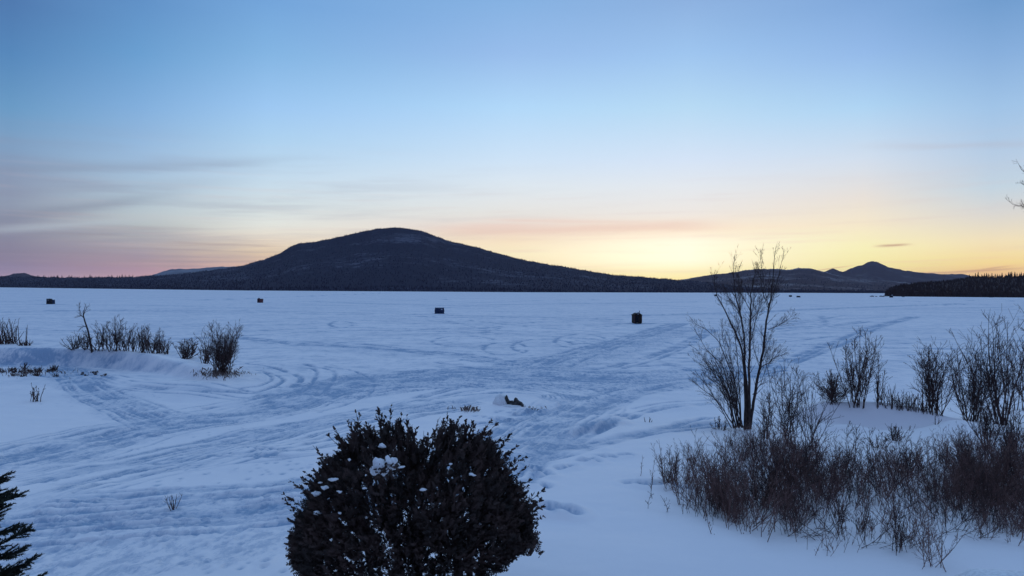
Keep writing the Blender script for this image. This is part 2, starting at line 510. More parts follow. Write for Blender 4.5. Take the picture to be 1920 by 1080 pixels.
# long tracks over the lake
tracks([(440, 632), (560, 645), (720, 655), (860, 666), (980, 684)], 3, 0.8, 0.3, 0.09, 0.9, 1.0)
tracks([(560, 642), (660, 645), (760, 656), (830, 664)], 2, 1.2, 0.25, 0.08, 0.8)
tracks([(1000, 690), (1090, 662), (1190, 632), (1270, 606)], 5, 2.4, 0.28, 0.08, 0.9)
tracks([(1150, 690), (1230, 668), (1300, 640), (1340, 618)], 4, 1.4, 0.28, 0.08, 0.85)
tracks([(1440, 690), (1500, 668), (1580, 636), (1640, 612), (1710, 594)], 4, 1.3, 0.35, 0.10, 1.0)
tracks([(1220, 626), (1420, 618), (1560, 610), (1620, 603)], 2, 1.6, 0.35, 0.09, 0.8)
tracks([(1180, 592), (1400, 586), (1560, 578), (1800, 570)], 3, 5, 0.6, 0.1, 0.7)
tracks([(0, 585), (200, 582), (500, 584), (800, 591), (1160, 600)], 3, 6, 0.6, 0.1, 0.6)
tracks([(200, 640), (420, 628), (640, 618), (900, 622), (1200, 640)], 3, 5, 0.4, 0.08, 0.5)
tracks([(580, 565), (800, 572), (1000, 570), (1300, 566)], 2, 6, 0.7, 0.1, 0.5)
tracks([(1540, 592), (1546, 602), (1556, 612), (1600, 616)], 1, 0, 0.4, 0.08, 0.7)
for hx, hy, hw in ((1194, 606.5, 34), (824, 588.5, 26), (95, 570.6, 20), (488, 567.9, 16)):   # trodden snow, colour darkened to paint the shadow streaks beside the shelters
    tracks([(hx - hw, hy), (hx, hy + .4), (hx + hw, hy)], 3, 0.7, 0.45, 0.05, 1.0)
for cx, cy, rx, ry in ((948, 654, 42, 12), (1020, 650, 60, 14), (1090, 640, 50, 13), (870, 640, 60, 10), (1200, 650, 70, 12), (640, 608, 22, 6)):
    pts = [(cx + rx * math.cos(t), cy + ry * math.sin(t)) for t in np.linspace(0.2, 6.0, 11)]
    tracks(pts, 1, 0, 0.26, 0.08, 0.9)
for k in range(26):                                   # stray crossings on the busy part of the lake
    x0, y0 = random.uniform(700, 1350), random.uniform(600, 700)
    an = random.uniform(-0.5, 0.5); L = random.uniform(80, 260)
    x1, y1 = x0 + L, min(max(y0 + L * an * 0.35, 592), 715)
    tracks([(x0, y0), ((x0 + x1) / 2, (y0 + y1) / 2 + random.uniform(-8, 8)), (x1, y1)], 1, 0, 0.26, 0.07, random.uniform(.5, .9))
for k in range(40):                                   # faint wind-scoured lines all over the lake
    x0, y0 = random.uniform(-100, 1900), 560 + 150 * random.random() ** 1.4
    L = random.uniform(120, 420); s = random.uniform(-0.04, 0.04)
    tracks([(x0, y0), (x0 + L / 2, y0 + s * L / 2 + random.uniform(-3, 3)), (x0 + L, y0 + s * L)], 1, 0, 0.25 + (715 - y0) / 300, 0.06, random.uniform(.3, .6))


def dents(spots, w, depth, dark):
    for p in spots:
        i0, i1, j0, j1 = block(p[0], p[1], p[0] + 1e-3, p[1], w * 4)
        if i1 <= i0 or j1 <= j0: continue
        I = (slice(i0, i1), slice(j0, j1))
        r = np.hypot((GX[I] - p[0]), (GY[I] - p[1]) * 0.7)
        g = np.exp(-(r / w) ** 2)
        dz_track[I] += -depth * g + depth * 0.5 * np.exp(-((r - 1.8 * w) / w) ** 2)
        rutmap[I] = np.maximum(rutmap[I], dark * g)


fp = []
for (x0, y0), (x1, y1), n in (((995, 958), (1080, 963), 9), ((985, 880), (1030, 892), 6), ((1000, 890), (1015, 895), 2), ((975, 905), (1020, 912), 3), ((1180, 905), (1290, 915), 8),
                              ((1050, 880), (1120, 860), 7), ((1100, 868), (1180, 852), 6), ((600, 775), (700, 768), 5), ((560, 800), (590, 790), 3), ((930, 775), (1010, 768), 8),
                              ((890, 782), (960, 785), 6), ((1040, 770), (990, 775), 4)):
    for k in range(n):
        t = (k + random.uniform(-.3, .3)) / max(n - 1, 1)
        fp.append(ground(x0 + (x1 - x0) * t, y0 + (y1 - y0) * t + random.uniform(-3, 3)))
dents(fp, 0.15, 0.08, 0.9)
tr = [ground(random.uniform(60, 620), random.uniform(865, 985)) for _ in range(260)]
tr += [ground(random.gauss(200, 55), random.gauss(748, 9)) for _ in range(50)]
tr += [ground(random.uniform(200, 860), random.uniform(770, 850)) for _ in range(120)]
tr += [ground(random.uniform(0, 545), random.uniform(985, 1075)) for _ in range(160)]
for q in tr: dents([q], random.uniform(.04, .085), random.uniform(.01, .035), random.uniform(.3, .8))

# clean oval of drifted snow round the rocks
oval = np.exp(-np.maximum(((GX + 0.2) / 3.3) ** 2 + ((GY - 41.0) / 2.6) ** 2, 0) ** 2)
packed *= 1 - 0.9 * oval; rutmap *= 1 - 0.8 * oval; dz_track *= 1 - 0.8 * oval
rough = np.maximum(packed, 0.6 * rutmap) * np.exp(-np.maximum(RR - 60, 0) / 40)
GZ = GZ + dz_track + berm * np.clip(1 + dz_track / 0.04, 0, 1) + rough * 0.045 * fbm(GX / 0.30, GY / 0.45, 31, 3, 0.75)
# wind ripples on the open lake
sas = np.exp(-np.maximum(RR - 220, 0) / 150)
GZ = GZ + sas * 0.09 * fbm(GX / 3.2 + GY / 9, GY / 1.6, 53, 3) * sst(RR, 12, 40) * (1 - 0.5 * packed)
n_r, n_a = GX.shape
gv = np.stack([GX, GY, GZ], -1).reshape(-1, 3)
gv = np.vstack([gv, [[0, 0, float(terrain(0, 0))]]])
i0 = np.arange((n_r - 1) * n_a).reshape(n_r - 1, n_a)
quads = np.stack([i0[:, :-1], i0[:, :-1] + n_a, i0[:, 1:] + n_a, i0[:, 1:]], -1)[:, :, ::-1].reshape(-1, 4)
tri = np.stack([np.arange(n_a - 1), np.arange(1, n_a), np.full(n_a - 1, len(gv) - 1)], -1)
gme = bpy.data.meshes.new('snow_ground')
gme.vertices.add(len(gv)); gme.vertices.foreach_set('co', gv.ravel())
loops = np.concatenate([quads.ravel(), tri.ravel()])
starts = np.concatenate([np.arange(len(quads)) * 4, len(quads) * 4 + np.arange(len(tri)) * 3])
gme.loops.add(len(loops)); gme.loops.foreach_set('vertex_index', loops)
gme.polygons.add(len(starts)); gme.polygons.foreach_set('loop_start', starts)
gme.polygons.foreach_set('use_smooth', np.ones(len(starts), bool))
gme.update(calc_edges=True); gme.validate()
at_p = gme.attributes.new('packed', 'FLOAT', 'POINT')
at_p.data.foreach_set('value', np.concatenate([packed.ravel(), [0.0]]))


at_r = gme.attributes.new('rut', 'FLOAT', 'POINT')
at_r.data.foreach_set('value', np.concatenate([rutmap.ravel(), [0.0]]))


def snow_material():
    m, N, b = mat('snow', (0.8, 0.83, 0.88), 0.7, 0.15)
    tc = N.n('ShaderNodeTexCoord'); P = tc.outputs['Object']
    at_ = N.n('ShaderNodeAttribute', attribute_name='packed').outputs['Fac']
    big = N.noise(N.mapping(P, (0.016, 0.045, 0)), 1.0, 5.0, 0.6)
    mid = N.noise(N.mapping(P, (0.10, 0.26, 0)), 1.0, 6.0, 0.72)
    fine = N.noise(N.mapping(P, (2.6, 1.5, 2.0)), 1.0, 6.0, 0.78)
    sx = N.n('ShaderNodeSeparateXYZ'); N.put(sx.inputs[0], P)
    lake = N.rng(sx.outputs[1], 36.0, 62.0)
    wind = N.m('MULTIPLY', N.m('ADD', N.m('MULTIPLY', N.rng(big, 0.35, 0.65), 0.30), N.m('MULTIPLY', N.rng(mid, 0.46, 0.60), 0.50)), N.m('MULTIPLY_ADD', lake, 0.75, 0.12))
    grain = N.noise(N.mapping(P, (0.55, 0.50, 0)), 1.0, 7.0, 0.80)
    wind = N.m('ADD', wind, N.m('MULTIPLY', N.m('MULTIPLY', N.rng(grain, 0.46, 0.62), lake), 0.70))
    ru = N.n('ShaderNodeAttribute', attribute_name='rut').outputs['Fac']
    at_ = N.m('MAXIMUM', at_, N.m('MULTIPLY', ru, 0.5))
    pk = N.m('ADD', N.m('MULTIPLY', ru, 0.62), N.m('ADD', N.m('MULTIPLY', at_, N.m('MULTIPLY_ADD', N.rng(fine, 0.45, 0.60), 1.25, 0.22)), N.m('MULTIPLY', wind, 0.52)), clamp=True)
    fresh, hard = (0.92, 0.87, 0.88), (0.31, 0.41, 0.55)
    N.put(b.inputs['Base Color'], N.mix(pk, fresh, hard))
    h1 = N.noise(N.mapping(P, (1.3, 1.8, 1.0)), 1.0, 6.0, 0.62)
    h2 = N.noise(N.mapping(P, (7.0, 6.0, 6.0)), 1.0, 4.0, 0.7)
    hh = N.m('ADD', N.m('MULTIPLY', h1, N.m('MULTIPLY_ADD', at_, 0.07, 0.03)), N.m('MULTIPLY', h2, N.m('MULTIPLY', at_, 0.08)))
    bp = N.n('ShaderNodeBump'); bp.inputs['Strength'].default_value = 0.8; bp.inputs['Distance'].default_value = 1.0
    N.put(bp.inputs['Height'], hh); N.put(b.inputs['Normal'], bp.outputs[0])
    return m


M_snow = snow_material()
gme.materials.append(M_snow)
g_obj = bpy.data.objects.new('snow_ground', gme); COL.objects.link(g_obj)
tag(g_obj, 'snow covered bank and frozen lake with snowmobile tracks', kind='structure')

# ------------------------------------------------------------------ materials
M_bark = noisy('bark', (0.040, 0.028, 0.026), (0.075, 0.055, 0.050), 14.0)
M_birch = noisy('birch_bark', (0.035, 0.024, 0.024), (0.085, 0.060, 0.055), 9.0, stretch=(1, 1, .4))
M_twig = noisy('twig', (0.050, 0.030, 0.030), (0.090, 0.055, 0.050), 5.0)
M_twig_red = noisy('red_twig', (0.125, 0.066, 0.060), (0.22, 0.13, 0.11), 3.0)
M_cedar = noisy('cedar_foliage', (0.042, 0.033, 0.030), (0.095, 0.060, 0.052), 3.0)
M_spruce = noisy('spruce_needles', (0.022, 0.026, 0.022), (0.05, 0.055, 0.042), 6.0)
M_straw = noisy('straw', (0.12, 0.085, 0.078), (0.20, 0.145, 0.125), 4.0)
M_rock = noisy('rock', (0.03, 0.028, 0.03), (0.09, 0.085, 0.085), 6.0)
M_clump = noisy('clump_snow', (0.70, 0.70, 0.72), (0.84, 0.84, 0.86), 20.0)
M_board = noisy('dark_boards', (0.020, 0.014, 0.012), (0.055, 0.036, 0.028), 5.0, stretch=(4, 4, .3))
M_boardred = noisy('reddish_boards', (0.10, 0.035, 0.04), (0.16, 0.07, 0.075), 5.0, stretch=(4, 4, .3))
M_navy = noisy('navy_fabric', (0.014, 0.026, 0.065), (0.028, 0.045, 0.10), 3.0, rough=0.6)
M_black = noisy('black_fabric', (0.008, 0.009, 0.014), (0.02, 0.02, 0.028), 3.0, rough=0.6)
M_metal = mat('dark_metal', (0.04, 0.04, 0.045), 0.5, 0.5)[0]
M_clear = noisy('clear_vinyl', (0.42, 0.46, 0.55), (0.55, 0.58, 0.66), 4.0, rough=0.25, spec=0.5)


def hill_material(name, wood, snow, lo, hi, scale):
    m, N, b = mat(name, wood, 0.95, 0.05)
    tc = N.n('ShaderNodeTexCoord'); P = tc.outputs['Object']
    n1 = N.noise(N.mapping(P, (scale, scale, scale * 2.2)), 1.0, 6.0, 0.66)
    n2 = N.noise(N.mapping(P, (scale * 9, scale * 9, scale * 5)), 1.0, 4.0, 0.7)
    f = N.rng(N.m('ADD', N.m('MULTIPLY', n1, 0.62), N.m('MULTIPLY', n2, 0.38)), lo, hi)
    N.put(b.inputs['Base Color'], N.mix(f, wood, snow))
    return m


M_mount = hill_material('mountain_wood', (0.028, 0.025, 0.045), (0.125, 0.12, 0.16), 0.51, 0.68, 0.0030)
M_far = hill_material('far_hill_wood', (0.052, 0.032, 0.042), (0.15, 0.14, 0.15), 0.50, 0.72, 0.002)
M_farsnow = hill_material('far_hill_snow', (0.052, 0.032, 0.042), (0.34, 0.32, 0.34), 0.50, 0.66, 0.0026)
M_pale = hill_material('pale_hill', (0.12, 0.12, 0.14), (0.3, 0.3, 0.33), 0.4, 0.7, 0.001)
M_point = hill_material('point_wood', (0.040, 0.020, 0.020), (0.05, 0.035, 0.035), 0.4, 0.7, 0.02)
M_conifer = noisy('conifer', (0.010, 0.010, 0.010), (0.024, 0.020, 0.018), 0.02)
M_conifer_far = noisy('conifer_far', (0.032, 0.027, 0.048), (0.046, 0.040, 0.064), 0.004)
M_conifer_near = noisy('conifer_near', (0.034, 0.018, 0.017), (0.055, 0.030, 0.027), 0.05)

# ------------------------------------------------------------------ mountains


def horizon_y(px): return 541 + ROLL * (px - 960)


def hill(name, sil, d_ridge, base, material, rough=0.05, seed=1, nx=420, ny=46, power=1.0):
    """terrain whose skyline follows a measured profile: real depth from the shore to the ridge and down behind it"""
    sx = np.array([s[0] for s in sil], float); sy = np.array([s[1] for s in sil], float)
    X = np.linspace(sx[0], sx[-1], nx)
    Y = np.interp(X, sx, sy)
    ker = np.ones(3) / 3; Y[1:-1] = np.convolve(Y, ker, 'valid')
    Y = Y + (1.25 * fbm(X / 11, X * 0, seed, 4, 0.65))
    bx = np.array([s[0] for s in base], float); bd = np.array([s[1] for s in base], float)
    D0 = 1 / np.interp(X, bx, 1 / bd)
    DR = np.interp(X, *zip(*d_ridge)) if isinstance(d_ridge, list) else np.full(nx, float(d_ridge))
    verts = np.zeros((ny + 10, nx, 3))
    for i in range(nx):
        dr = ray(X[i], Y[i])
        lx, ly, lz = dr.x, dr.y, dr.z
        t = np.linspace(0, 1, ny) ** power
        dep = D0[i] + (DR[i] - D0[i]) * t
        zr = CAM_H + lz * DR[i]
        # elevation angle rises smoothly from the shore to the ridge
        ang0 = -CAM_H / D0[i]; ang1 = lz
        bump = rough * (fbm(np.full(ny, X[i] / 60.0), t * 5, seed + 9, 4)) * np.sin(np.pi * t)
        g = np.clip(t ** 0.8 + bump, 0, 1)
        ang = ang0 + (ang1 - ang0) * g
        z = CAM_H + ang * dep
        verts[:ny, i, 0] = lx * dep; verts[:ny, i, 1] = ly * dep; verts[:ny, i, 2] = np.maximum(z, -1.0)
        tb = np.linspace(0, 1, 11)[1:]
        db = DR[i] * (1 + 0.35 * tb)
        verts[ny:, i, 0] = lx * db; verts[ny:, i, 1] = ly * db
        verts[ny:, i, 2] = zr * (1 - tb ** 1.3) - 2 * tb
    n0, n1 = ny + 10, nx
    idx = np.arange((n0 - 1) * n1).reshape(n0 - 1, n1)
    q = np.stack([idx[:, :-1], idx[:, 1:], idx[:, 1:] + n1, idx[:, :-1] + n1], -1).reshape(-1, 4)
    o = mesh_obj(name, verts.reshape(-1, 3), [tuple(int(k) for k in r) for r in q], material, smooth=True)
    tag(o, kind='structure')
    return o, verts[:ny]


shore = [(-400, 2600), (0, 2370), (460, 1320), (1000, 1330), (1500, 1880), (1900, 2300)]
main_sil = [(-500, 520), (-300, 520), (0, 519), (60, 520), (150, 520.5), (240, 520), (300, 516.5), (350, 512.5), (400, 506.5), (440, 501), (470, 494), (500, 485.5),
            (525, 475), (545, 462), (560, 456), (600, 452), (640, 443), (680, 434), (710, 428), (740, 427), (770, 429), (800, 436), (822, 445),
            (850, 454), (890, 463), (930, 474), (970, 485), (1010, 493), (1060, 501), (1100, 508), (1150, 515.5), (1200, 519), (1240, 522.5),
            (1280, 526), (1330, 531), (1400, 538), (1500, 543), (1760, 548)]
o_main, V_main = hill('mountain', main_sil, [(-500, 3300), (300, 3100), (740, 3100), (1200, 2800), (1700, 2700)], shore, M_mount, 0.05, 3, 700)
tag(o_main, 'broad dark wooded mountain across the frozen lake')
sil_a = [(1180, 538), (1240, 529), (1280, 524), (1310, 518.5), (1330, 516), (1355, 513), (1380, 510), (1395, 507), (1410, 505), (1440, 504), (1460, 503.5), (1475, 506), (1485, 505), (1500, 502.5), (1515, 503),
         (1530, 506), (1555, 512), (1600, 519), (1680, 527), (1760, 534), (1900, 542), (2100, 546)]
o_a, V_a = hill('hill', sil_a, 5200, [(1180, 2000), (2100, 3000)], M_farsnow, 0.07, 21, 500, 36)
tag(o_a, 'wooded hill with snowy patches on its face')
sil_b = [(1480, 530), (1515, 520), (1535, 514), (1545, 510), (1555, 505), (1562, 503.5), (1570, 506), (1580, 510), (1592, 505), (1605, 500), (1618, 496), (1628, 492), (1636, 490.5), (1645, 491.5), (1655, 496),
         (1668, 502), (1680, 504), (1695, 507), (1720, 511), (1760, 515), (1800, 520), (1860, 528), (1960, 538), (2100, 543)]
o_b, V_b = hill('hill', sil_b, 7000, [(1480, 4500), (2100, 4500)], M_far, 0.07, 33, 600, 30)
tag(o_b, 'peaked purple hills far behind the lake')
sil_c = [(1600, 525), (1680, 509), (1710, 509.5), (1740, 511.5), (1770, 514), (1800, 513.5), (1808, 513.5), (1820, 518), (1900, 523), (2100, 533), (2300, 538)]
o_c, _ = hill('hill', sil_c, 11000, [(1600, 8000), (2300, 8000)], M_far, 0.06, 41, 160, 20)
tag(o_c, 'faint far ridge at the right')
sil_d = [(180, 532), (290, 515), (315, 506), (330, 504), (350, 504.5), (372, 503), (392, 501), (420, 500), (450, 499), (500, 505), (600, 520), (700, 533)]
o_d, _ = hill('hill', sil_d, 9500, [(180, 7000), (700, 7000)], M_pale, 0.04, 51, 160, 20)
tag(o_d, 'pale blue far ridge behind the mountain flank')
sil_e = [(-120, 528), (-20, 521), (15, 517), (26, 513), (36, 511.5), (48, 512.5), (58, 516), (80, 519), (130, 527)]
o_e, _ = hill('hill', sil_e, 6000, [(-120, 4500), (130, 4500)], M_far, 0.04, 61, 120, 18)
tag(o_e, 'small mesa shaped hill at the far left')
sil_p = [(1660, 549), (1668, 544), (1680, 539), (1700, 536), (1730, 532.5), (1760, 530), (1785, 528), (1805, 524), (1815, 522), (1860, 521), (1920, 520), (2000, 519), (2200, 517), (2600, 520)]
o_p, V_p = hill('hill', sil_p, [(1660, 1150), (1800, 1400), (2600, 1700)], [(1660, 900), (1700, 860), (1900, 820), (2600, 800)], M_point, 0.08, 71, 220, 24)
tag(o_p, 'low dark wooded point on the right shore')


def cone_mesh(mb_v, mb_f, p, h, r, n=5):
    n0 = len(mb_v); a0 = random.random() * 6
    for j in range(n):
        a = a0 + 2 * math.pi * j / n
        mb_v.append((p[0] + r * math.cos(a), p[1] + r * math.sin(a), p[2]))
    mb_v.append((p[0], p[1], p[2] + h))
    for j in range(n): mb_f.append((n0 + j, n0 + (j + 1) % n, n0 + n))


def forest(name, V, count, h0, h1, material, label, ridge_share=0.3, lo=0.0, slim=0.17, sink=0.0, shore_share=0.1):
    v, f = [], []
    n0, n1 = V.shape[:2]
    for _ in range(count):
        q = random.random()
        t = 1.0 - 0.03 * random.random() if q < ridge_share else (0.04 * random.random() if q < ridge_share + shore_share else lo + (1 - lo) * random.random())
        r = t * (n0 - 1); i = min(int(r), n0 - 2); fr = r - i
        c = random.random() * (n1 - 1); j = min(int(c), n1 - 2); fc = c - j
        p = (V[i, j] * (1 - fc) + V[i, j + 1] * fc) * (1 - fr) + (V[i + 1, j] * (1 - fc) + V[i + 1, j + 1] * fc) * fr
        h = random.uniform(h0, h1)
        cone_mesh(v, f, (p[0], p[1], p[2] - 0.5 - sink * h), h, h * random.uniform(slim * .7, slim * 1.3))
    o = mesh_obj(name, v, f, material)
    tag(o, label, kind='stuff')
    return o


forest('forest', V_main, 26000, 3, 7, M_conifer_far, 'dense conifer forest covering the mountain', 0.0, 0.0, 0.22, 0.1)
forest('ridge_forest', V_main[-3:], 2600, 5, 10, M_conifer_far, 'conifers along the crest of the mountain', 0.5, 0.3, 0.16, 0.25, 0.0)
forest('forest', V_a, 5000, 6, 11, M_conifer_far, 'dark forest on the snowy hill', 0.08, 0.0, 0.25, 0.2, 0.35)
forest('forest', V_p, 9000, 4, 8, M_conifer_near, 'dark woods on the right point', 0.15, 0.0, 0.24, 0.1, 0.25)


# skyline spruces that stand out one by one
def spruce_tree(h, seed):
    r = random.Random(seed); crown = MB()
    k = 7
    for i in range(k):
        z0 = h * (0.08 + 0.86 * i / k); rr_ = h * 0.19 * (1 - i / k) ** 0.9 + 0.02 * h
        n0 = len(crown.v); n = 7
        for j in range(n):
            a = 2 * math.pi * j / n + i
            q = rr_ * r.uniform(.65, 1.2)
            crown.v.append(Vector((q * math.cos(a), q * math.sin(a), z0 - h * .03 * r.random())))
        crown.v.append(Vector((0, 0, z0 + h * 0.22)))
        for j in range(n): crown.f.append((n0 + j, n0 + (j + 1) % n, n0 + n))
    tr_ = MB(); tr_.tube([Vector((0, 0, -h * .05)), Vector((0, 0, h * .6)), Vector((0, 0, h))], [h * .018, h * .012, h * .003], 5)
    return crown, tr_


protos = []
for s in range(4):
    cr, tk = spruce_tree(10.0, s)
    me_c = bpy.data.meshes.new('crown'); me_c.from_pydata([tuple(v) for v in cr.v], [], cr.f); me_c.materials.append(M_conifer)
    me_t = bpy.data.meshes.new('trunk'); me_t.from_pydata([tuple(v) for v in tk.v], [], tk.f); me_t.materials.append(M_bark)
    protos.append((me_c, me_t))


def skyline_tree(p, h, label, group):
    r = empty('spruce_tree', p, random.random() * 6)
    me_c, me_t = random.choice(protos)
    for nm, me in (('crown', me_c), ('trunk', me_t)):
        o = bpy.data.objects.new(nm, me); COL.objects.link(o); o.parent = r
    s = h / 10.0; r.scale = (s, s, s)
    tag(r, label, 'tree', group)


def ridge_at(V, px, near_t=1.0):
    best = None
    row = V[int((V.shape[0] - 1) * near_t)]
    a = math.atan2(ray(px, 500).x, ray(px, 500).y)
    az_ = np.arctan2(row[:, 0], row[:, 1])
    return np.array([np.interp(a, az_, row[:, k]) for k in range(3)])


for px in [70, 74, 82, 86, 92, 95, 101, 107, 109, 130, 135, 142, 158, 168, 171, 174, 180, 203, 208, 211, 220, 224, 229, 117, 148, 187, 235, 243, 250, 30, 12]:
    p = ridge_at(V_main, px + random.uniform(-1, 1))
    skyline_tree((p[0], p[1], p[2] - 2), random.uniform(9, 19), 'spruce tip rising above the dark far shore at the left', 'spruces along the far left shore')
for px in [1818, 1823, 1826, 1829, 1834, 1841, 1846, 1850, 1853, 1856, 1860, 1866, 1870, 1874, 1879, 1886, 1891, 1894, 1897, 1903, 1907, 1912, 1915, 1919, 1925, 1932, 1940, 1800, 1790, 1776]:
    p = ridge_at(V_p, px)
    skyline_tree((p[0], p[1], p[2] - 1.5), random.uniform(8, 16) if px > 1810 else random.uniform(4, 7), 'dark conifer standing above the woods on the right shore', 'conifers along the right shore')

# ------------------------------------------------------------------ bare branches


def wiggle(p, d, L, r0, r1, n, rnd, up=0.1, jit=0.12):
    pts = [p.copy()]; rad = [r0]; d = d.normalized()
    for i in range(n):
        d = (d + Vector((rnd.gauss(0, jit), rnd.gauss(0, jit), rnd.gauss(0, jit) * .6 + up))).normalized()
        p = p + d * (L / n); pts.append(p.copy()); rad.append(r0 + (r1 - r0) * (i + 1) / n)
    return pts, rad


def limb_dir(d, ang, rnd):
    s = d.cross(Vector((rnd.gauss(0, 1), rnd.gauss(0, 1), rnd.gauss(0, 1))))
    if s.length < 1e-4: s = Vector((1, 0, 0))
    s.normalize()
    return (d * math.cos(ang) + s * math.sin(ang)).normalized()


def twigs_on(mb, pts, rad, count, L, rnd, levels=1, up=0.08, ang=(0.35, 0.8), start=0.25, rmin=0.0025, taper=0.6):
    k = len(pts)
    for _ in range(count):
        t = start + (1 - start) * rnd.random(); q = t * (k - 1); i = min(int(q), k - 2); f = q - i
        p = pts[i].lerp(pts[i + 1], f); d = (pts[i + 1] - pts[i]).normalized()
        r0 = max((rad[i] * (1 - f) + rad[i + 1] * f) * taper, rmin)
        nd = limb_dir(d, rnd.uniform(*ang), rnd); nd = (nd + Vector((0, 0, up * 1.5))).normalized()
        ll = L * rnd.uniform(.45, 1.1) * (1.15 - 0.6 * t)
        pp, rr2 = wiggle(p, nd, ll, r0, rmin * .7, 3, rnd, up * .6, 0.07)
        mb.tube(pp, rr2, 3)
        if levels > 1:
            twigs_on(mb, pp, rr2, rnd.randint(2, 4), ll * .55, rnd, levels - 1, up, ang, 0.2, rmin, taper)


def shrub_mesh(h, width, stems, seed, kind='vase', r=0.012, twig=6, lv=2, rmin=0.003):
    rnd = random.Random(seed); mb = MB()
    for s in range(stems):
        a = rnd.random() * 6.283
        if kind == 'wand':
            b = Vector((rnd.gauss(0, width * .25), rnd.gauss(0, width * .25), -0.1)); tilt = abs(rnd.gauss(0, .30)); up = 0.03; L = h * rnd.uniform(.45, 1.02)
        elif kind == 'round':
            b = Vector((rnd.gauss(0, width * .1), rnd.gauss(0, width * .1), -0.1)); tilt = rnd.uniform(0.0, 1.15); up = 0.06; L = h * rnd.uniform(.75, 1.0) * (0.85 + .15 * math.cos(tilt))
        elif kind == 'sapling':
            b = Vector((rnd.gauss(0, .04), rnd.gauss(0, .04), -0.1)); tilt = rnd.uniform(0, .06); up = 0.05; L = h * (1 if s == 0 else rnd.uniform(.4, .8))
        else:
            b = Vector((rnd.gauss(0, width * .08), rnd.gauss(0, width * .08), -0.1)); tilt = rnd.uniform(0.02, 1.0) * math.atan2(width * .55, h) * 1.5; up = 0.05; L = h * rnd.uniform(.7, 1.05)
        d = Vector((math.cos(a) * math.sin(tilt), math.sin(a) * math.sin(tilt), math.cos(tilt)))
        n = 7
        pts, rad = wiggle(b, d, L, r * rnd.uniform(.7, 1.2), rmin, n, rnd, up, 0.10 if kind == 'wand' else 0.075)
        mb.tube(pts, rad, 4 if r > .02 else 3)
        tl = L * {'wand': .20, 'round': .32, 'sapling': .28}.get(kind, .34)
        twigs_on(mb, pts, rad, twig, tl, rnd, lv, 0.06, (0.3, 0.95), 0.15, rmin)
    return mb


def place_shrub(name, px, base_y, top_y, width_px, label, cat='shrub', kind='vase', stems=10, twig=7, lv=2, r=None, m=None, seed=0, rmin=None, group=None):
    p = ground(px, base_y); depth = (p - C_).dot(F_)
    h = (base_y - top_y) * depth / FPX; w = width_px * depth / FPX
    k = depth / 30.0
    mb = shrub_mesh(h, w, stems, seed or int(px * 7 + base_y), kind, r or 0.020 * k, twig, lv, rmin or 0.0072 * k)
    o = mb.build(name, m or M_twig, loc=p)
    tag(o, label, cat, group)
    return o


# --- the tall clump by the lake: measured stems, each a real limb with its own depth
TP = ground(1397, 806); TD = (TP - C_).dot(F_)
birch = empty('birch_tree', TP)
tag(birch, 'tall bare many stemmed tree standing against the sunset', 'tree')
rt = random.Random(5)


def limb(pix, r0, r1, bend):
    n = len(pix); pts = []
    for i, (x, y) in enumerate(pix):
        t = i / (n - 1)
        pts.append(at(x, y, TD + bend * t) - TP)
    dense = []; rad = []
    for i in range(n - 1):
        for k in range(3):
            f = k / 3; q = pts[i].lerp(pts[i + 1], f)
            t = (i + f) / (n - 1)
            dense.append(q + Vector((rt.gauss(0, .012), rt.gauss(0, .02), 0))); rad.append(r0 + (r1 - r0) * t)
    dense.append(pts[-1]); rad.append(r1)
    return dense, rad


main_stems = [
    ([(1396, 812), (1397, 775), (1398, 741), (1395, 683), (1391, 656), (1378, 621), (1362, 587), (1345, 556), (1339, 530), (1340, 508)], .072, .006, .8),
    ([(1404, 812), (1405, 760), (1405, 690), (1407, 621), (1408, 580), (1408, 553), (1413, 522), (1419, 500)], .072, .005, -.6),
    ([(1406, 812), (1409, 780), (1413, 755), (1422, 704), (1431, 656), (1436, 614), (1441, 580), (1447, 550), (1450, 515), (1452, 480), (1455, 462)], .080, .005, .5),
    ([(1399, 806), (1402, 740), (1396, 675), (1396, 642), (1391, 597), (1383, 570), (1378, 546), (1374, 506), (1377, 480)], .06, .006, 1.4),
]
crown = MB()
for pix, r0, r1, bend in main_stems:
    pts, rad = limb(pix, r0, r1, bend)
    t_ = MB(); t_.tube(pts, rad, 7); t_.build('trunk', M_birch, birch, smooth=True)
    twigs_on(crown, pts, rad, 34, 1.0, rt, 3, 0.07, (0.35, 0.85), 0.22, 0.0036, 0.30)
    twigs_on(crown, pts, rad, 8, 1.0, rt, 2, 0.10, (0.2, 0.45), 0.66, 0.0032, 0.5)
br = MB()
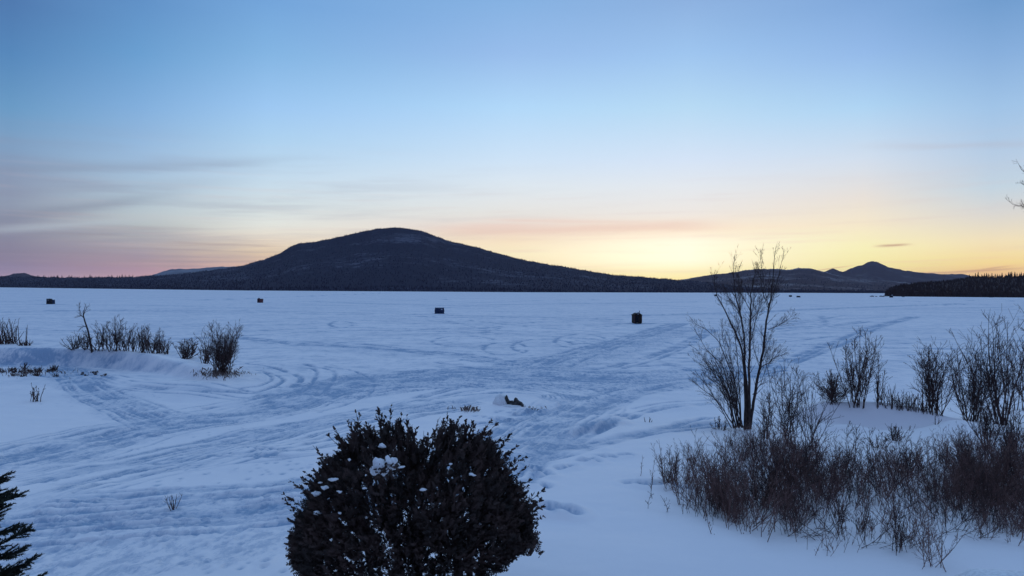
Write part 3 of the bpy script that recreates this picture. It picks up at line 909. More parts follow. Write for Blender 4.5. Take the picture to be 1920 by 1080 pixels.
side = [
    ([(1378, 803), (1362, 776), (1342, 748), (1318, 731), (1294, 710)], .03, .006, -1.0),
    ([(1383, 800), (1371, 741), (1354, 683), (1325, 656), (1307, 625)], .032, .006, .6),
    ([(1388, 800), (1386, 758), (1376, 710), (1349, 642), (1325, 618), (1297, 604)], .034, .006, 1.2),
    ([(1376, 803), (1366, 734), (1342, 697), (1300, 676)], .03, .006, -.6),
    ([(1385, 800), (1379, 725), (1370, 670), (1367, 622)], .026, .005, .2),
    ([(1372, 803), (1352, 765), (1330, 730), (1303, 695)], .024, .005, .4),
    ([(1380, 800), (1368, 752), (1348, 715), (1310, 660)], .026, .005, -1.2),
    ([(1390, 800), (1387, 730), (1384, 690), (1380, 640), (1372, 600)], .03, .006, -.8),
    ([(1441, 618), (1458, 611), (1472, 603), (1483, 594)], .018, .005, .8),
    ([(1426, 690), (1440, 681), (1452, 670), (1466, 666)], .02, .005, -.8),
    ([(1412, 740), (1426, 720), (1434, 700), (1440, 668)], .02, .005, .8),
    ([(1407, 640), (1418, 600), (1423, 575), (1432, 540)], .018, .004, 1.0),
    ([(1437, 610), (1442, 570), (1452, 545), (1462, 510), (1470, 475)], .03, .005, -.4),
    ([(1391, 597), (1377, 572), (1366, 556), (1358, 540)], .02, .004, .5),
    ([(1408, 585), (1395, 560), (1387, 545), (1383, 520)], .018, .004, -.8),
    ([(1441, 580), (1432, 555), (1428, 540), (1426, 505)], .018, .004, .6),
]
for k in range(13):                                   # thin stems of the left fan
    ex, ey = rt.uniform(1288, 1385), rt.uniform(595, 720); bx = rt.uniform(1374, 1398)
    side.append(([(bx, 802), (bx + (ex - bx) * .22, 802 + (ey - 802) * .35), (bx + (ex - bx) * .58, 802 + (ey - 802) * .72), (ex, ey)], rt.uniform(.016, .026), .004, rt.uniform(-1.4, 1.4)))
for k in range(8):                                    # forks in the upper crown
    x0, y0 = rt.choice(((1396, 660), (1391, 610), (1407, 600), (1408, 560), (1434, 610), (1441, 575), (1383, 570), (1370, 600), (1424, 690)))
    ex, ey = x0 + rt.uniform(-48, 44), max(y0 - rt.uniform(55, 120), 478)
    side.append(([(x0, y0), (x0 + (ex - x0) * .5, y0 + (ey - y0) * .4), (ex, ey)], rt.uniform(.012, .02), .003, rt.uniform(-1, 1)))
for pix, r0, r1, bend in side:
    pts, rad = limb(pix, r0, r1, bend)
    br.tube(pts, rad, 5)
    twigs_on(crown, pts, rad, 26, 0.95, rt, 3, 0.06, (0.3, 0.7), 0.2, 0.0036, 0.45)
br.build('branch', M_birch, birch, smooth=True)
crown.build('crown', M_twig, birch)

# --- single shrubs on the right bank
place_shrub('alder_shrub', 1606, 760, 622, 92, 'tall vase shaped bare shrub rising behind the snow drift', stems=20, twig=13, lv=2, seed=11)
place_shrub('round_bush', 1562, 754, 690, 60, 'dense rounded bush left of the vase shaped shrub', kind='round', stems=46, twig=10, lv=2, seed=12, m=M_twig, r=.011)
place_shrub('sapling', 1645, 763, 655, 26, 'lone upright sapling between two tall shrubs behind the drift', 'sapling', kind='sapling', stems=4, twig=14, lv=2, seed=13)
place_shrub('alder_shrub', 1752, 774, 640, 92, 'wide many stemmed shrub at the right end of the drift', stems=30, twig=12, lv=2, seed=14)
place_shrub('alder_shrub', 1822, 790, 662, 80, 'bushy shrub with crowded fine twigs next to the tallest right shrub', stems=24, twig=14, lv=2, seed=15)
place_shrub('alder_shrub', 1880, 796, 588, 100, 'tallest bare shrub by the right edge, with arching stems', stems=16, twig=16, lv=2, seed=16, r=.026)
place_shrub('alder_shrub', 1920, 770, 640, 60, 'shrub cut by the right edge of the picture', stems=12, twig=9, lv=2, seed=17)
place_shrub('alder_shrub', 1474, 838, 682, 80, 'loose bare shrub just right of the tall tree', stems=15, twig=14, lv=2, seed=18)
place_shrub('alder_shrub', 1436, 822, 735, 50, 'low shrub at the foot of the tall tree', stems=10, twig=9, lv=2, seed=19)
place_shrub('alder_shrub', 1522, 842, 700, 60, 'slender shrub in front of the left end of the drift', stems=9, twig=10, lv=2, seed=20)
place_shrub('sapling', 1584, 890, 768, 62, 'sapling with a small rounded head in front of the drift', 'sapling', kind='vase', stems=3, twig=16, lv=2, seed=21)
place_shrub('small_bush', 1676, 826, 790, 34, 'small dark bush in the hollow of the drift', kind='round', stems=24, twig=6, lv=2, seed=22, r=.008)
place_shrub('twig_tuft', 1756, 797, 776, 16, 'tiny forked twig sticking out of the drift', 'twig', kind='vase', stems=4, twig=2, lv=1, seed=23)
place_shrub('small_bush', 1352, 806, 778, 46, 'low twiggy bush left of the tall tree base', kind='round', stems=18, twig=6, lv=2, seed=24, r=.008)
place_shrub('small_bush', 1254, 908, 838, 50, 'ragged bush at the left tip of the thicket', stems=14, twig=9, lv=2, seed=25)
place_shrub('alder_shrub', 1645, 840, 800, 50, 'low shrub below the drift face', kind='vase', stems=8, twig=7, lv=2, seed=26)
for k, x in enumerate(range(1656, 1746, 9)):
    place_shrub('low_shrub', x + random.uniform(-3, 3), 762 + (x - 1650) * .11 + random.uniform(-2, 2), 762 + (x - 1650) * .11 - random.uniform(28, 54), 18,
                'low stiff shrub in the row along the back of the drift', kind='wand', stems=12, twig=6, lv=1, seed=400 + k, r=.013, group='shrub row behind the drift')

place_shrub('alder_shrub', 1852, 842, 742, 74, 'mid height shrub in front of the tallest right shrub, at the back of the thicket', stems=16, twig=12, lv=2, seed=71)
place_shrub('alder_shrub', 1906, 850, 752, 70, 'shrub at the back of the thicket right against the edge of the picture', stems=16, twig=12, lv=2, seed=72)
place_shrub('sapling', 1508, 905, 792, 40, 'thin sapling standing out of the dense middle of the thicket', 'sapling', kind='vase', stems=4, twig=14, lv=2, seed=73)
place_shrub('sapling', 1700, 905, 818, 40, 'short sapling standing before the lit bowl of the drift', 'sapling', kind='vase', stems=4, twig=12, lv=2, seed=74)

# --- left bank plants
place_shrub('reed_clump', 14, 645, 594, 46, 'upright reedy shrub at the far left end of the bank', kind='wand', stems=46, twig=4, lv=1, seed=31)
place_shrub('low_shrub', 48, 648, 634, 40, 'low scrubby shrub trailing right of the reedy shrub', kind='round', stems=24, twig=5, lv=1, seed=32)
place_shrub('alder_shrub', 216, 657, 592, 70, 'tallest shrub of the left bank row, beside the leaning tree', stems=15, twig=11, lv=2, rmin=.011, seed=33)
place_shrub('alder_shrub', 182, 656, 612, 60, 'shrub right behind the leaning tree trunk', stems=10, twig=10, lv=2, rmin=.011, seed=34)
place_shrub('small_bush', 140, 654, 622, 44, 'low loose bush left of the leaning tree', kind='round', stems=20, twig=7, lv=1, seed=35)
place_shrub('alder_shrub', 268, 661, 609, 44, 'dark upright shrub in the middle of the left bank row', stems=15, twig=11, lv=2, rmin=.011, seed=36)
place_shrub('round_bush', 298, 662, 618, 56, 'spreading bush at the right end of the left bank row', kind='round', stems=18, twig=10, lv=2, rmin=.011, seed=37)
place_shrub('small_bush', 350, 672, 632, 52, 'separate small bush before the end of the point', kind='round', stems=30, twig=8, lv=2, seed=38)
place_shrub('small_bush', 386, 682, 640, 40, 'thin bush leaning against the big dark bush', stems=16, twig=8, lv=2, seed=39)
place_shrub('round_bush', 416, 699, 610, 88, 'big dark bush at the tip of the left point', stems=50, twig=12, lv=2, rmin=.009, seed=40)
place_shrub('twig_tuft', 68, 752, 715, 20, 'small spindly bush alone on the near left snow', 'twig', kind='wand', stems=10, twig=6, lv=2, seed=41)
place_shrub('twig_tuft', 325, 955, 918, 34, 'small clump of bare stems in the trampled snow near the lower left', 'twig', kind='vase', stems=9, twig=4, lv=1, seed=42)
place_shrub('twig_tuft', 1216, 792, 776, 14, 'tiny twig tuft on the open bank', 'twig', kind='wand', stems=6, twig=4, lv=1, seed=43)
place_shrub('twig_tuft', 880, 770, 758, 26, 'sparse weed tuft left of the snow covered rocks', 'twig', kind='wand', stems=12, twig=4, lv=1, seed=44)
place_shrub('twig_tuft', 848, 766, 756, 18, 'fainter weed tuft farther left of the rocks', 'twig', kind='wand', stems=8, twig=3, lv=1, seed=45)
for k in range(22):
    x = random.uniform(0, 110); y = random.uniform(692, 706)
    place_shrub('low_shrub', x, y, y - random.uniform(7, 16), 22, 'low brown weed in the patch below the left bank', 'weed', kind='round', stems=12, twig=4, lv=1, seed=500 + k, group='weeds below the left bank')
for k in range(8):
    x = random.uniform(145, 200); y = random.uniform(698, 706)
    place_shrub('low_shrub', x, y, y - random.uniform(4, 8), 14, 'tiny weed poking through the tracks beside the left bank', 'weed', kind='round', stems=8, twig=3, lv=1, seed=540 + k, group='weeds in the tracks')

for k, (x, b, t, w) in enumerate(((160, 655, 626, 40), (197, 656, 604, 36), (236, 658, 612, 40), (252, 659, 620, 34), (284, 662, 616, 34), (312, 664, 634, 30))):
    place_shrub('low_shrub', x, b, t, w, 'low bare shrub squeezed between taller shrubs on the crest of the left bank', stems=10, twig=8, lv=2, rmin=.011, seed=600 + k, group='crowded shrubs of the left bank row')

# leaning little tree on the left bank
LP = ground(172, 660); LD = (LP - C_).dot(F_)
lean = empty('leaning_tree', LP); tag(lean, 'thin leaning bare tree with a crooked top on the left bank', 'tree')
lt = MB(); lc = MB(); rl = random.Random(9)
pp = [at(x, y, LD) - LP for x, y in ((173, 662), (170, 645), (165, 620), (159, 602), (156, 590), (159, 576))]
lt.tube(pp, [.10, .09, .075, .06, .045, .02], 6); lt.build('trunk', M_bark, lean, smooth=True)
for pix in (((158, 598), (152, 590), (149, 578), (148, 566)), ((157, 594), (150, 592), (145, 595)), ((162, 612), (156, 612), (150, 617)), ((157, 590), (160, 582), (163, 575))):
    q = [at(x, y, LD + .3) - LP for x, y in pix]; ra = [.04 - .03 * i / (len(q) - 1) for i in range(len(q))]
    lc.tube(q, ra, 4); twigs_on(lc, q, ra, 7, .7, rl, 2, .05, (.3, .9), .2, .010)
lc.build('crown', M_twig, lean)

# tree whose twigs reach in at the right edge
RP = ground(2010, 840); RD = (RP - C_).dot(F_)
rtree = empty('birch_tree', RP); tag(rtree, 'tree beyond the right edge whose twigs reach into the picture', 'tree')
rmb = MB(); rcr = MB(); rr_ = random.Random(12)
trunk = [at(x, y, RD) - RP for x, y in ((2010, 845), (2008, 700), (2002, 560), (2004, 420), (2000, 300), (2006, 200))]
rmb.tube(trunk, [.13, .11, .09, .07, .045, .015], 8); rmb.build('trunk', M_birch, rtree, smooth=True)
for pix in (((2003, 420), (1965, 395), (1925, 388), (1900, 384), (1884, 371)), ((2001, 360), (1960, 345), (1930, 330), (1915, 318), (1905, 298)),
            ((2002, 400), (1960, 365), (1925, 350), (1912, 342)), ((2004, 440), (1965, 410), (1930, 392), (1905, 386)),
            ((2003, 600), (1960, 590), (1930, 600), (1908, 570)), ((2004, 640), (1960, 625), (1925, 622), (1905, 610)), ((2003, 560), (1955, 560), (1922, 556), (1912, 545)),
            ((2006, 300), (2040, 250), (2070, 200)), ((2004, 450), (2050, 400), (2090, 380))):
    q = [at(x, y, RD + rr_.uniform(-.6, .6)) - RP for x, y in pix]; ra = [.017 - .013 * i / (len(q) - 1) for i in range(len(q))]
    q2, r2 = [], []
    for i in range(len(q) - 1):
        for f in (0, .5): q2.append(q[i].lerp(q[i + 1], f)); r2.append(ra[i] + (ra[i + 1] - ra[i]) * f)
    q2.append(q[-1]); r2.append(ra[-1])
    rcr.tube(q2, r2, 4); twigs_on(rcr, q2, r2, 12, .5, rr_, 2, .05, (.3, .8), .3, .003)
for k in range(30):                                   # limbs of the part beyond the picture
    y0 = rr_.uniform(225, 640); x0 = 2003; side_ = rr_.choice((-1, 1, 1))
    ex = x0 + (rr_.uniform(30, 72) * -1 if side_ < 0 else rr_.uniform(40, 150)); ey = y0 - rr_.uniform(40, 130)
    dd = rr_.uniform(-2.2, 2.2)
    q = [at(x0, y0, RD) - RP, at(x0 + (ex - x0) * .5, y0 + (ey - y0) * .38, RD + dd * .5) - RP, at(ex, ey, RD + dd) - RP]
    q2 = [q[0], q[0].lerp(q[1], .5), q[1], q[1].lerp(q[2], .5), q[2]]; r2 = [.022, .018, .014, .009, .004]
    rcr.tube(q2, r2, 4); twigs_on(rcr, q2, r2, 12, .6 if side_ > 0 else .35, rr_, 2, .05, (.3, .8), .25, .003)
rcr.build('crown', M_twig, rtree)

# --- the thicket: individual shrubs copied from a dozen grown kinds
kinds = []
for k in range(14):
    kd = 'wand' if k < 6 else ('vase' if k < 11 else 'round')
    mb = shrub_mesh(1.3, 1.7 if kd != 'wand' else 1.6, 13 if kd == 'wand' else 10, 900 + k, kd, .008, 7 if kd == 'wand' else 9, 2, .0032)
    me = bpy.data.meshes.new('thicket_shrub'); me.from_pydata([tuple(v) for v in mb.v], [], mb.f); me.materials.append(M_twig_red if k % 3 else M_twig)
    kinds.append(me)
rk = random.Random(77); spots = []
tries = 0
EDGE = [(838, 1380), (860, 1290), (885, 1255), (920, 1262), (960, 1300), (990, 1345), (1010, 1440), (1045, 1540), (1075, 1640)]
while len(spots) < 290 and tries < 6000:
    tries += 1
    x = rk.uniform(1240, 1990); y = rk.uniform(838, 1062)
    left = np.interp(y, [e[0] for e in EDGE], [e[1] for e in EDGE])
    if x < left: continue
    dens = (0.42 if y < 935 else 0.34) + 0.60 * math.exp(-((x - 1500) / 110) ** 2 - ((y - 935) / 50) ** 2) + 0.55 * math.exp(-((x - 1840) / 90) ** 2 - ((y - 925) / 55) ** 2) + .35 * math.exp(-((x - 1360) / 90) ** 2 - ((y - 900) / 40) ** 2)
    if abs(x - 1640) < 60 and 925 < y < 985: dens *= .35
    if x > 1790 and y > 1030: continue
    if y < 884 and 1525 < x < 1780: continue
    if y < 862 and x >= 1780 and rk.random() < .5: continue
    if y > 1000: dens *= .6
    dens *= float(np.clip(0.85 + 1.6 * vnoise(np.array([x / 62.0]), np.array([y / 26.0]), 404)[0], 0.06, 1.5))
    if x > 1780 and y < 900: dens += .25
    if rk.random() > dens: continue
    spots.append((x, y))
for x, y in spots:
    p = ground(x, y); o = bpy.data.objects.new('thicket_shrub', rk.choice(kinds)); COL.objects.link(o)
    s = rk.choice((.55, .75, .9, 1.0, 1.1, 1.3 if x < 1780 else 1.0)) * rk.uniform(.9, 1.1) * float(np.interp(y, [838, 880, 940, 1060], [.72, .9, 1.0, .8]))
    o.location = p; o.rotation_euler = (0, 0, rk.random() * 6.28); o.scale = (s * rk.uniform(.9, 1.2), s * rk.uniform(.9, 1.2), s)
    tag(o, 'bare reddish brown shrub crowded into the thicket on the near right snowbank', 'shrub', 'thicket shrubs')

# dead grass at the feet of the shrubs
gr = MB(); rg = random.Random(4)


def blades(cx, cy, sx, sy, n, h):
    for _ in range(n):
        p = ground(rg.gauss(cx, sx), rg.gauss(cy, sy)); k = (p - C_).dot(F_) / 25
        hh = h * rg.uniform(.5, 1.2); l = Vector((rg.gauss(0, .35), rg.gauss(0, .35), 1)) * hh; w = Vector((.006 * k, .003 * k, 0))
        gr.quad(p - w, p + w, p + l * .6 + w * .6, p + l + Vector((rg.gauss(0, .08), 0, -.05)))


blades(416, 702, 22, 4, 320, .35); blades(60, 700, 40, 4, 200, .3); blades(880, 770, 10, 2, 70, .3); blades(1000, 768, 8, 2, 20, .2)
tag(gr.build('dry_grass', M_straw), 'dead grass at the feet of the shrubs', kind='stuff')

# ------------------------------------------------------------------ cedar in the foreground
CD = 9.0
CB = at(785, 1085, CD); CB.z = float(terrain(CB.x, CB.y))
cedar = empty('cedar_tree', CB); tag(cedar, 'broad dark cedar with several stems and snow in its crown', 'tree')
rc = random.Random(21)
topx = [548, 556, 575, 592, 615, 640, 665, 690, 715, 742, 758, 775, 792, 812, 832, 852, 875, 900, 930, 946, 962, 980, 995, 1006]
topy = [1005, 972, 925, 893, 862, 838, 820, 822, 824, 816, 828, 850, 856, 836, 820, 820, 828, 834, 838, 862, 900, 938, 975, 1005]
botx = [548, 580, 640, 760, 840, 900, 960, 1006]
boty = [1030, 1045, 1075, 1085, 1070, 1045, 1020, 1000]
leaf = MB(); VD = 1.2


def spray(p, d, L):
    """one flat fan of scale leaves"""
    d = d.normalized(); s = limb_dir(d, 1.57, rc); nrm = d.cross(s)
    n = 5; q = p.copy(); dd = d.copy()
    for i in range(n):
        nx = q + dd * (L / n)
        w = .010 * (1 - i / n) + .004
        leaf.quad(q - s * w, q + s * w, nx + s * w * .7, nx - s * w * .7)
        for sg in (-1, 1):
            ll = L * (.40 - .05 * i) * rc.uniform(.7, 1.2)
            e = (dd * .75 + s * sg * .8 + nrm * rc.gauss(0, .22)).normalized()
            m_ = q + e * ll * .5; t_ = q + e * ll + dd * ll * .15; ww = e.cross(nrm).normalized() * .0085
            leaf.quad(q, m_ - ww, t_, m_ + ww)
        dd = (dd + Vector((rc.gauss(0, .12), rc.gauss(0, .12), rc.gauss(-.02, .12)))).normalized(); q = nx


def crown_pt(x, v, t):
    rag = 64 * float(vnoise(np.array([x / 13.0]), np.array([v * 2.5]), 66)[0]) + 30 * float(vnoise(np.array([x / 5.0]), np.array([v * 5.0]), 67)[0])
    zt = at(x, np.interp(x, topx, topy) + rag, CD).z; zb = at(x, np.interp(x, botx, boty), CD).z
    half = VD * math.sqrt(max(0.05, 1 - ((x - 777) / 245) ** 2))
    zt = zb + (zt - zb) * math.sqrt(max(0.02, 1 - (v) ** 2 * .8))
    x = 777 + (x - 777) * .92
    P = at(x, 900, CD)
    return Vector((P.x, P.y + v * half, zb + (zt - zb) * t)) - CB


cc = crown_pt(777, 0, .25)
for _ in range(9500):
    x = rc.uniform(552, 1002); v = rc.uniform(-1, 1)
    if rc.random() < .33: t = 1 - .2 * rc.random() ** 1.2
    else: t = rc.random()
    if t < .85 and abs(v) < .8 and rc.random() < .8: v = -rc.uniform(.7, 1.0) if rc.random() < .8 else rc.uniform(.7, 1)
    p = crown_pt(x, v, t)
    out = p - cc; out.z = abs(out.z) * .6 + .5 * out.length
    d = (out.normalized() + Vector((rc.gauss(0, .35), rc.gauss(0, .35), rc.gauss(.15, .3))))
    if t < .2: d.z -= .5
    spray(p - d.normalized() * .05, d, rc.uniform(.08, .17))
for _ in range(330):                                 # fronds: short branchlets that break the outline
    x = rc.uniform(545, 1009); v = -rc.uniform(.2, 1.0) if rc.random() < .7 else rc.uniform(0, .8)
    t = rc.uniform(.35, 1.0); p = crown_pt(x, v, t * .93); out = (p - cc).normalized()
    d = (out * .8 + Vector((rc.gauss(0, .25), rc.gauss(0, .25), .75 + rc.gauss(0, .2)))).normalized(); L = rc.uniform(.18, .42)
    q0 = p - d * L * .55
    leaf.tube([q0, q0 + d * L * .5, q0 + d * L], [.008, .006, .003], 3)
    for k in range(15):
        f = rc.random(); sd = limb_dir(d, rc.uniform(.35, .95), rc)
        spray(q0 + d * L * f, sd, rc.uniform(.07, .13) * (1.15 - .5 * f))
for x, y0 in ((742, 796), (690, 806), (640, 842), (850, 812), (838, 812), (826, 818), (930, 822), (900, 822), (872, 804), (592, 890), (660, 815), (556, 960), (990, 950), (965, 890), (752, 812), (715, 810), (610, 862), (854, 800), (574, 925), (556, 975), (552, 1005), (984, 915), (1000, 970), (1006, 1000), (602, 882), (626, 856), (948, 862), (956, 880), (912, 824), (668, 818), (584, 905)):
    for k in range(26):                              # pointed leaders
        u = rc.random()
        p = at(777 + (x - 777) * .95 + rc.gauss(0, 3 + 9 * u), y0 + 4 + 46 * u, CD + rc.gauss(0, .12)) - CB
        spray(p, Vector((rc.gauss(0, .35) + (x - 777) / 230 * .7, rc.gauss(0, .35), 1)), rc.uniform(.08, .17))
for x, tx, r0 in ((770, 700, .055), (800, 760, .06), (862, 860, .07), (880, 905, .05), (893, 950, .045), (720, 620, .05)):
    t_ = MB(); b0 = at(x, 1080, CD + rc.uniform(-.2, .3)) - CB; b0.z = -.15
    mid = crown_pt(x + (tx - x) * .4, .0, .2); top = crown_pt(tx, .0, .9)
    t_.tube([b0, b0.lerp(mid, .5) + Vector((rc.gauss(0, .04), 0, 0)), mid, mid.lerp(top, .5) + Vector((rc.gauss(0, .06), 0, 0)), top], [r0 * 1.1, r0, r0 * .8, r0 * .5, .008], 7)
    for k in range(8):                               # limbs
        q = mid.lerp(top, rc.random() * .7); e = crown_pt(min(max(tx + rc.gauss(0, 60), 560), 995), rc.uniform(-.9, .9), rc.uniform(.3, .9))
        t_.tube([q, q.lerp(e, .5) + Vector((0, 0, .06)), e], [r0 * .35, r0 * .22, .005], 4)
    t_.build('trunk', M_bark, cedar, smooth=True)


def lump(name, c, r, squash, seed, material, parent=None, sub=3, rough=.3, smooth=True, rz=0):
    bm = bmesh.new(); bmesh.ops.create_icosphere(bm, subdivisions=sub, radius=1.0)
    vs = np.array([v.co[:] for v in bm.verts])
    n = fbm(vs[:, 0] * 1.5 + 9 + vs[:, 2], vs[:, 1] * 1.5 + 7 - vs[:, 2] * .7, seed, 3)
    for v, k in zip(bm.verts, n):
        v.co *= (1 + rough * float(k)); v.co = Vector((v.co.x * squash[0], v.co.y * squash[1], v.co.z * squash[2])) * r
    if not smooth: pass
    me = bpy.data.meshes.new(name); bm.to_mesh(me); bm.free(); me.materials.append(material)
    me.polygons.foreach_set('use_smooth', [smooth] * len(me.polygons))
    o = bpy.data.objects.new(name, me); COL.objects.link(o); o.location = c; o.rotation_euler = (0, 0, rz)
    if parent is not None: o.parent = parent
    return o


def on_cedar(x, y):
    """front surface of the crown as seen from the house"""
    half = VD * math.sqrt(max(0.05, 1 - ((x - 777) / 245) ** 2))
    ty = np.interp(x, topx, topy); k = min(max((y - ty) / 60.0, 0.05), 1.0)
    return at(x, y, CD - half * math.sqrt(k) * .90)


big = lump('snow_clump', on_cedar(712, 876), .105, (1.0, .8, .95), 3, M_clump, None, 4, .9)
tag(big, 'largest lump of snow caught in the upper left of the cedar', 'snow clump')
bl = lump('snow_clump', on_cedar(732, 868), .085, (.9, .6, .9), 5, M_clump, None, 4, 1.0); tag(bl, 'grey arched snow lump touching the largest one in the cedar', 'snow clump')
OUT = [(552, 1010), (556, 975), (566, 940), (580, 912), (598, 886), (620, 862), (645, 838), (672, 816), (700, 806), (728, 800), (744, 806), (764, 816), (786, 846), (806, 826), (824, 816), (848, 810), (868, 812), (892, 818), (914, 826), (938, 842), (958, 876), (974, 906), (988, 940), (998, 970), (1002, 1000)]
for k in range(110):                                 # loose fronds all round the outline, of uneven length
    f = rc.random() * (len(OUT) - 1); i = int(f); f -= i
    x = OUT[i][0] * (1 - f) + OUT[i + 1][0] * f; y = OUT[i][1] * (1 - f) + OUT[i + 1][1] * f
    d = Vector(((x - 777) / 225 * .9 + rc.gauss(0, .22), rc.gauss(0, .25), .55 + .45 * (1 - abs(x - 777) / 230) + rc.gauss(0, .15))).normalized()
    L = rc.choice((.10, .14, .18, .24, .32)) + .16
    q0 = at(x, y, CD + rc.gauss(0, .18)) - CB - d * .19
    e = q0 + d * L + Vector((0, 0, .03))
    leaf.tube([q0, q0 + d * L * .5, e], [.007, .005, .002], 3)
    for m_ in range(int(26 * L) + 4):
        g = rc.random(); sd = limb_dir(d, rc.uniform(.3, .9), rc)
        spray(q0.lerp(e, g), sd, rc.uniform(.05, .10) * (1.2 - .6 * g))
for k in range(70):                                  # foliage hanging over the lumps
    p = on_cedar(rc.gauss(722, 16), rc.gauss(872, 11)) - CB + Vector((0, -rc.uniform(.02, .09), 0))
    spray(p, Vector((rc.gauss(0, .6), -.5, rc.gauss(.2, .5))), rc.uniform(.05, .10))
sc_list = [(752, 876, .040), (884, 890, .042), (626, 899, .048), (610, 914, .04), (592, 926, .045), (716, 836, .055), (684, 915, .024), (793, 918, .034), (637, 922, .026),
           (594, 962, .04), (637, 962, .028), (688, 970, .03), (845, 870, .016), (655, 862, .02), (600, 905, .028), (900, 983, .022)]
for k, (x, y, r) in enumerate(sc_list):
    o = lump('snow_clump', on_cedar(x, y), r * .68, (rc.uniform(1.0, 1.7), .8, rc.uniform(.5, .9)), 50 + k, M_clump, None, 3, 1.3)
    tag(o, 'small scrap of snow caught in the front of the dark cedar', 'snow clump', 'snow scraps in the cedar')

leaf.build('crown', M_cedar, cedar)

# ------------------------------------------------------------------ spruce at the lower left corner
SP = at(-72, 1000, 6.0); SP.z = float(terrain(SP.x, SP.y))
spr = empty('spruce_tree', SP); tag(spr, 'dark spruce whose branch tips enter at the lower left corner', 'tree')
st_ = MB(); sn = MB(); rs = random.Random(31)
top_z = at(-40, 898, 6.0).z - SP.z
st_.tube([Vector((0, 0, -.1)), Vector((.02, 0, top_z * .5)), Vector((0, 0, top_z))], [.07, .05, .008], 7); st_.build('trunk', M_bark, spr, smooth=True)


def needle_twig(p, d, L):
    n = max(int(L / .012), 6); d = d.normalized(); q = p.copy()
    sn.tube([p, p + d * L], [.006, .003], 4)
    for i in range(n):
        q = p + d * (L * i / n)
        for _ in range(4):
            e = limb_dir(d, rs.uniform(.5, 1.0), rs); ll = rs.uniform(.022, .034); w = e.cross(d).normalized() * .0055
            sn.quad(q - w, q + w, q + e * ll + w * .3, q + e * ll - w * .3)


for k in range(84):
    z = top_z * (0.12 + .88 * k / 84); L = (top_z - z) * .20 + .36; a = k * 2.4 + rs.uniform(-.3, .3)
    if math.cos(a) < -.55: continue
    d = Vector((math.cos(a), math.sin(a), .18 if z > top_z * .5 else -.05))
    pts, rad = wiggle(Vector((0, 0, z)), d, L, .012, .004, 4, rs, .03, .06)
    sn.tube(pts, rad, 4)
    for i in range(int(14 + L * 30)):
        t = rs.uniform(.1, 1) * 4; j = min(int(t), 3); p = pts[j].lerp(pts[j + 1], t - j); dd = (pts[j + 1] - pts[j]).normalized()
        side_ = Vector((-dd.y, dd.x, 0)) * rs.choice((-1, 1))
        needle_twig(p, dd * .8 + side_ * .7 + Vector((0, 0, rs.gauss(.05, .15))), rs.uniform(.10, .24) * (1.1 - t / 8))
sn.build('crown', M_spruce, spr)

# ------------------------------------------------------------------ snow covered rocks on the open snow
KP = ground(950, 760)
KP.z += .08
rk_ = empty('rock_cluster', KP); tag(rk_, 'jagged dark rocks with a tall snow cap inside a ring of tracks', 'rocks')
kd = (KP - C_).dot(F_) / FPX * 1.15
cap = lump('snow_cap', (-9 * kd, 0, .10), 1.0, (.44, .42, .50), 61, M_clump, rk_, 4, .45)
lump('snow_cap', (8 * kd, -.15, -.08), 1.0, (.8, .5, .13), 62, M_clump, rk_, 3, .4)


def jag(name, pts, depth, c):
    mb = MB(); mb.prism([Vector((x * kd, 0, z * kd)) for x, z in pts], Vector((0.05, depth, 0)))
    bm = bmesh.new(); o = mb.build(name, M_rock, rk_, loc=c)
    bm.from_mesh(o.data); bmesh.ops.subdivide_edges(bm, edges=bm.edges[:], cuts=2, use_grid_fill=True)
    for v in bm.verts: v.co += Vector((random.gauss(0, .012), random.gauss(0, .03), random.gauss(0, .012)))
    bmesh.ops.recalc_face_normals(bm, faces=bm.faces[:]); bm.to_mesh(o.data); bm.free()
    return o


jag('rock', [(-6, -3), (-4, 4), (-3, 8), (-2, 13), (-1, 14), (1, 9), (3, 5), (6, 4), (9, 5), (9, -3)], .35, (0, -.35, .04))
jag('rock', [(8, -3), (10, 4), (12, 9), (14, 10), (16, 8), (18, 5), (21, 4), (25, 1), (28, -3)], .4, (0, -.40, .04))

# ------------------------------------------------------------------ ice shelters on the lake


